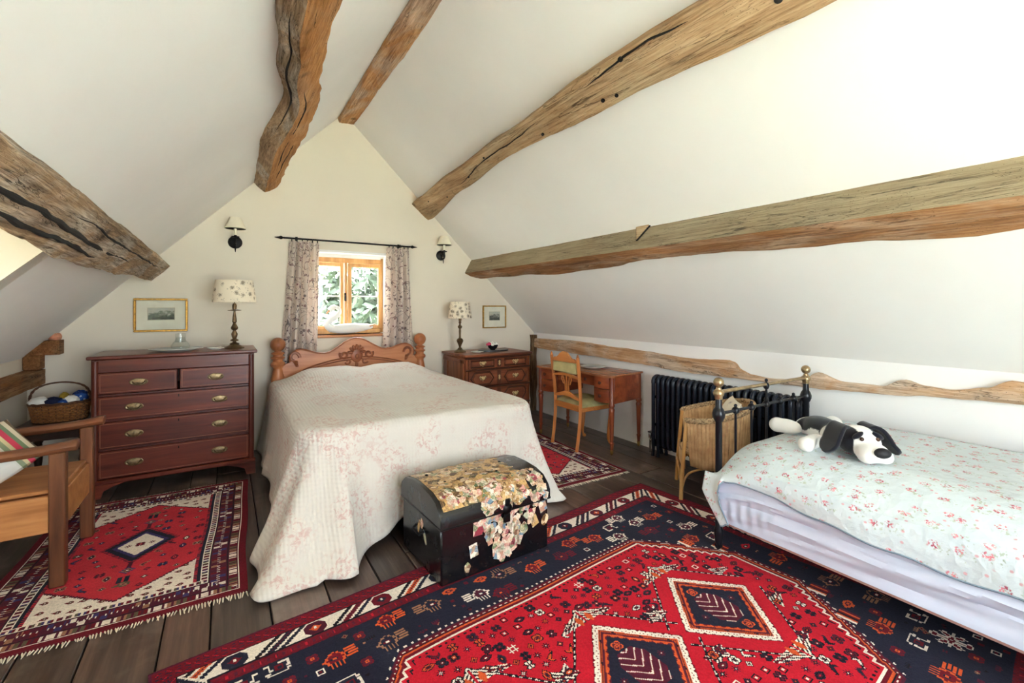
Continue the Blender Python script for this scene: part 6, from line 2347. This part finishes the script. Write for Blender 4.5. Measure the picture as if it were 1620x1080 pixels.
        for sg in (-1, 1):
            c.stamp(ROSE, cu, cv + sg * 0.135, {'a': 'O', 'b': 'P', 'c': 'O', 'd': 'K'})
            c.stamp(STAR, cu + sg * 0.115, cv, {'a': 'P', 'b': 'r', 'd': 'W'})
            # horned serrated tips at the two far corners and beside the links
            for sx in (-1, 1):
                for hx_, hy_, hs_ in ((0.0, 0.345, 0.15), (0.235, 0.155, 0.11)):
                    xx, yy = (x - sx * hx_) * sx, (y * sg - hy_)
                    horn = (xx > 0.004) & (xx < hs_) & (np.abs(yy + 0.25 * xx) < 0.034 * (1 - xx / hs_) + 0.006) & (y * sg > 0) & (l > 1.02)
                    c.fill(horn, 'K')
                    c.fill(horn & (tri((xx + yy * 1.3) / 0.024) > 0.45), 'W')
                    c.fill(horn & (np.abs(yy + 0.25 * xx) < 0.004), 'r')
                cc = (np.abs(x - sx * 0.03) / 0.018 + np.abs(y - sg * 0.325) / 0.035 < 1)
                c.fill(cc & (l > 1.02), 'O')
    # scattered motifs in the red field
    spots = []
    legs = [{'a': 'K', 'b': 'P', 'c': 'r', 'd': 'W'}, {'a': 'N', 'b': 'r', 'c': 'K', 'd': 'O'}, {'a': 'P', 'b': 'K', 'c': 'O', 'd': 'W'}, {'a': 'K', 'b': 'O', 'c': 'P', 'd': 'K'}, {'a': 'K', 'b': 'W', 'c': 'K', 'd': 'r'}, {'a': 'N', 'b': 'K', 'c': 'P', 'd': 'R'}, {'a': 'K', 'b': 'N', 'c': 'r', 'd': 'W'}, {'a': 'P', 'b': 'N', 'c': 'K', 'd': 'O'}]
    arts = [FLOWER, ROSE, STAR, DIA, FLOWER, STAR, BOX, BIRD, EYE, ROSE]
    tries = 0
    while tries < 12000 and len(spots) < 600:
        tries += 1
        pu, pv = uc + rs.uniform(-a, a), vc + rs.uniform(-b_, b_)
        iu, iv = min(c.nu - 1, int(pu / px)), min(c.nv - 1, int(pv / px))
        if m[iu, iv] > -0.045 or medmask[iu, iv]:
            continue
        if any((pu - s[0]) ** 2 + (pv - s[1]) ** 2 < 0.046 ** 2 for s in spots):
            continue
        spots.append((pu, pv))
        art = rs.choice(arts)
        lg = rs.choice(legs)
        if art is BOX:
            lg = {'a': 'W', 'b': 'K'} if rs.random() < 0.4 else {'a': 'K', 'b': 'W'}
        if rs.random() < 0.015:
            art, lg = HASH, {'a': 'W'}
        c.stamp(art, pu, pv, lg, (rs.choice((-1, 1)), rs.choice((-1, 1))), rs.random() < 0.5)
    # large motifs in the navy surround
    spots = []
    tries = 0
    big_list = []
    while tries < 9000 and len(spots) < 170:
        tries += 1
        pu, pv = rs.uniform(0.27, L - 0.27), rs.uniform(0.27, Wd - 0.27)
        iu, iv = min(c.nu - 1, int(pu / px)), min(c.nv - 1, int(pv / px))
        if m[iu, iv] < 0.12:
            continue
        if any((pu - s[0]) ** 2 + (pv - s[1]) ** 2 < (0.5 * (s[2] + 0.11)) ** 2 for s in spots):
            continue
        r_ = rs.random()
        fl = (rs.choice((-1, 1)), rs.choice((-1, 1)))
        if r_ < 0.38:
            c.stamp(COMB, pu, pv, rs.choice([{'a': 'W', 'b': 'P', 'c': 'N', 'd': 'W'}, {'a': 'O', 'b': 'r', 'c': 'N', 'd': 'O'}, {'a': 'T', 'b': 'N', 'c': 'r', 'd': 'W'}, {'a': 'r', 'b': 'P', 'c': 'N', 'd': 'O'}]), fl, False, 1.5)
            spots.append((pu, pv, 0.15))
        elif r_ < 0.5:
            c.stamp(EYE, pu, pv, rs.choice([{'a': 'O', 'b': 'O', 'c': 'P', 'd': 'O'}, {'a': 'R', 'b': 'R', 'c': 'K', 'd': 'W'}]), fl, False, 1.3)
            spots.append((pu, pv, 0.09))
        elif r_ < 0.62:
            c.stamp(HOOK, pu, pv, {'a': 'W', 'b': 'r'}, fl, False, 1.5)
            spots.append((pu, pv, 0.10))
        elif r_ < 0.66:
            c.stamp(CROSSF, pu, pv, {'a': 'W', 'b': 'r', 'c': 'W'}, fl, False, 1.6)
            spots.append((pu, pv, 0.13))
        elif r_ < 0.88:
            c.stamp(ROSE, pu, pv, {'a': 'r', 'b': 'P', 'c': 'O', 'd': 'K'})
            spots.append((pu, pv, 0.07))
        else:
            c.stamp(BOX, pu, pv, {'a': 'W', 'b': 'r'})
            spots.append((pu, pv, 0.06))
    # small filler in the navy
    for _ in range(1500):
        pu, pv = rs.uniform(0.25, L - 0.25), rs.uniform(0.25, Wd - 0.25)
        iu, iv = int(pu / px), int(pv / px)
        if m[iu, iv] < 0.10 or any((pu - s[0]) ** 2 + (pv - s[1]) ** 2 < (0.5 * s[2] + 0.012) ** 2 for s in spots):
            continue
        c.stamp(rs.choice([["a.a", ".b.", "a.a"], ["aa", "aa"], ["a.a", "aaa", ".a."], ["aaaaa", "a...a"], ["a.a.a.a", "a.a.a.a", "aaaaaaa", "...b..."], ["..a..", ".aba.", "abbba", ".aba.", "..a.."], ["aaaa", "abba", "abba", "aaaa"]]), pu, pv, rs.choice([{'a': 'P', 'b': 'P'}, {'a': 'P', 'b': 'r'}, {'a': 'P', 'b': 'K'}, {'a': 'K', 'b': 'P'}, {'a': 'r', 'b': 'P'}, {'a': 'T', 'b': 'r'}]))
    return c
c = big_rug()
# corner by the far right, u towards the left of the room, v towards the viewer
o = c.mesh('large_rug', (2.775, 2.49), R(180 + 5.6), 0.002, 0.008, M['pile'], 0.014, 2, -1)
tag(o, 'large crimson and navy tribal rug with three linked diamond medallions', 'rug')

def fringe(name_parent, c, corner, ang, ends, seed, length=0.035):
    q = MB()
    rr_ = random.Random(seed)
    ca, sa = math.cos(ang), math.sin(ang)
    for uu, sg in ends:
        n = int(c.W / 0.012)
        for k in range(n):
            vv = (k + 0.5) * c.W / n
            l = length * rr_.uniform(0.6, 1.2)
            sk = rr_.uniform(-0.010, 0.010)
            pts = []
            for f in (0, 0.5, 1):
                U, V_ = uu + sg * (l * f - 0.004), vv + sk * f
                pts.append((corner[0] + U * ca + V_ * sa, corner[1] + U * sa - V_ * ca, 0.006 - 0.003 * f))
            q.tube(pts, [0.0035, 0.0032, 0.002], 4)
    o = q.build('fringe', M['fringe'], name_parent, smooth=False)
    return tag(o, kind='stuff')
M['fringe'] = fabric('ivory_fringe', (220, 208, 188))

def bedside_rug(seed, style):
    """small rug, u along its length"""
    L, Wd, px = 1.66, 1.08, 0.005
    c = Cloth(L, Wd, px, 'S')
    u, v = c.u, c.v
    uc, vc = L / 2, Wd / 2
    du, dv = np.abs(u - uc), np.abs(v - vc)
    eu, ev = np.minimum(u, L - u), np.minimum(v, Wd - v)
    e = np.minimum(eu, ev)
    sl = np.where(eu < ev, v, u)
    def B(lo, hi, ch):
        c.fill((e >= lo) & (e < hi), ch)
    B(0, 0.035, 'r')
    B(0.035, 0.040, 'W')
    st = (e >= 0.040) & (e < 0.085)
    c.fill(st, 'P')
    k = np.floor(sl / 0.036).astype(int)
    blk = st & (tri(sl / 0.036) > 0.3) & (np.abs(e - 0.0625) < 0.016)
    for j, ch in enumerate('WrGTW'):
        c.fill(blk & (k % 5 == j), ch)
    B(0.085, 0.090, 'K')
    mn = (e >= 0.090) & (e < 0.165)
    c.fill(mn, 'P')
    k = np.floor(sl / 0.075).astype(int)
    ss = tri(sl / 0.075)
    w = (e - 0.09) / 0.075
    zig = mn & (np.abs(w - 0.25 - 0.5 * (ss > 0.5)) < 0.2) & (tri(sl / 0.0375 + 0.2) > 0.25)
    for j, ch in enumerate('rBWBrT'):
        c.fill(zig & (k % 6 == j), ch)
    c.fill(mn & (tri(sl / 0.019) > 0.75) & (np.abs(w - 0.5) < 0.12), 'W')
    B(0.165, 0.170, 'K')
    st = (e >= 0.170) & (e < 0.205)
    c.fill(st, 'W')
    k = np.floor(sl / 0.03).astype(int)
    blk = st & (tri(sl / 0.03) > 0.28) & (np.abs(e - 0.1875) < 0.013)
    for j, ch in enumerate('rBGP'):
        c.fill(blk & (k % 4 == j), ch)
    sd = (ev >= 0.205) & (ev < 0.235) & (eu > 0.205)
    c.fill(sd, 'N')
    c.fill(sd & (tri(u / 0.016) > 0.5) & (ev > 0.222), 'S')
    # ivory spandrels cut the field to a long hexagon
    hx_ = (eu > 0.205) & (ev > 0.235)
    lim = 0.36 + (0.305 - dv) * 0.75
    step_ = np.floor(dv / 0.012) * 0.012
    lim = 0.36 + (0.305 - step_) * 0.8
    sp = hx_ & (du > lim)
    c.fill(sp, 'W')
    c.fill(hx_ & (du > lim - 0.014) & (du <= lim), 'P')
    rs = random.Random(seed)
    BOTEH = [".aaa.", "aabba", "abcba", "abbaa", ".aaa.", "..aa.", "...a."]
    pts = []
    for _ in range(900):
        pu, pv = rs.uniform(0.22, L - 0.22), rs.uniform(0.25, Wd - 0.25)
        iu, iv = int(pu / px), int(pv / px)
        if not sp[iu, iv] or any((pu - a) ** 2 + (pv - b_) ** 2 < 0.045 ** 2 for a, b_ in pts):
            continue
        pts.append((pu, pv))
        c.stamp(BOTEH, pu, pv, {'a': 'r', 'b': 'G', 'c': 'W'}, (1, rs.choice((-1, 1))))
    # central lozenge
    x, y = u - uc, v - vc
    lz = np.abs(x) / 0.21 + np.abs(y) / 0.165
    hexm = (np.abs(x) < 0.21) & (lz < 1.0)
    c.fill((lz < 1.12) & (lz >= 1.0) & (tri(u / 0.018) > 0.4), 'P')
    c.fill(lz < 1.0, 'N')
    c.fill(lz < 0.8, 'B')
    c.fill(lz < 0.66, 'W')
    c.stamp(ROSE, uc, vc, {'a': 'r', 'b': 'P', 'c': 'S', 'd': 'W'}, k=1)
    for sg in (-1, 1):
        c.stamp(STAR, uc, vc + sg * 0.055, {'a': 'r', 'b': 'P', 'd': 'W'})
        c.fill((np.abs(x - sg * 0.25) < 0.04) & (np.abs(y) < 0.008), 'P')
        c.stamp(DIA, uc + sg * 0.31, vc, {'a': 'B', 'b': 'T', 'c': 'P', 'd': 'W'}, k=2)
        c.fill((np.abs(np.abs(x - sg * 0.40) - 0.0) < 0.03) & (np.abs(np.abs(y) - 0.015) < 0.008), 'N')
        c.stamp(BOTEH, uc + sg * 0.45, vc, {'a': 'G', 'b': 'T', 'c': 'P'}, (1, sg), k=2)
    pts = [(uc, vc)]
    for _ in range(2500):
        pu, pv = rs.uniform(0.22, L - 0.22), rs.uniform(0.25, Wd - 0.25)
        iu, iv = int(pu / px), int(pv / px)
        if not hx_[iu, iv] or du[iu, iv] > lim[iu, iv] - 0.05 or lz[iu, iv] < 1.3 or (abs(pv - vc) < 0.05):
            continue
        if any((pu - a) ** 2 + (pv - b_) ** 2 < 0.062 ** 2 for a, b_ in pts):
            continue
        pts.append((pu, pv))
        c.stamp(rs.choice([FLOWER, DIA, BIRD, STAR, EYE, DIA]), pu, pv, rs.choice([{'a': 'P', 'b': 'G', 'c': 'W', 'd': 'K'}, {'a': 'N', 'b': 'B', 'c': 'P', 'd': 'W'}, {'a': 'T', 'b': 'P', 'c': 'N', 'd': 'W'}, {'a': 'P', 'b': 'P', 'c': 'S', 'd': 'N'}]), (1, rs.choice((-1, 1))))
    return c
c = bedside_rug(3, 0)
cn, an = (0.155, 4.235), R(-92.0)
o = c.mesh('bedside_rug', cn, an, 0.002, 0.008, M['pile'], 0.012, 5)
tag(o, 'fringed rose-red rug with ivory corners between oak armchair and double bed', 'rug')
fringe(o, c, cn, an, ((0.0, -1), (c.L, 1)), 4)
c = bedside_rug(8, 1)
cn, an = (2.93, 4.40), R(-91.5)
o = c.mesh('bedside_rug', cn, an, 0.002, 0.008, M['pile'], 0.010, 9)
tag(o, 'small red rug under the desk chair on the far side of the double bed', 'rug')
fringe(o, c, cn, an, ((0.0, -1), (c.L, 1)), 6, 0.03)
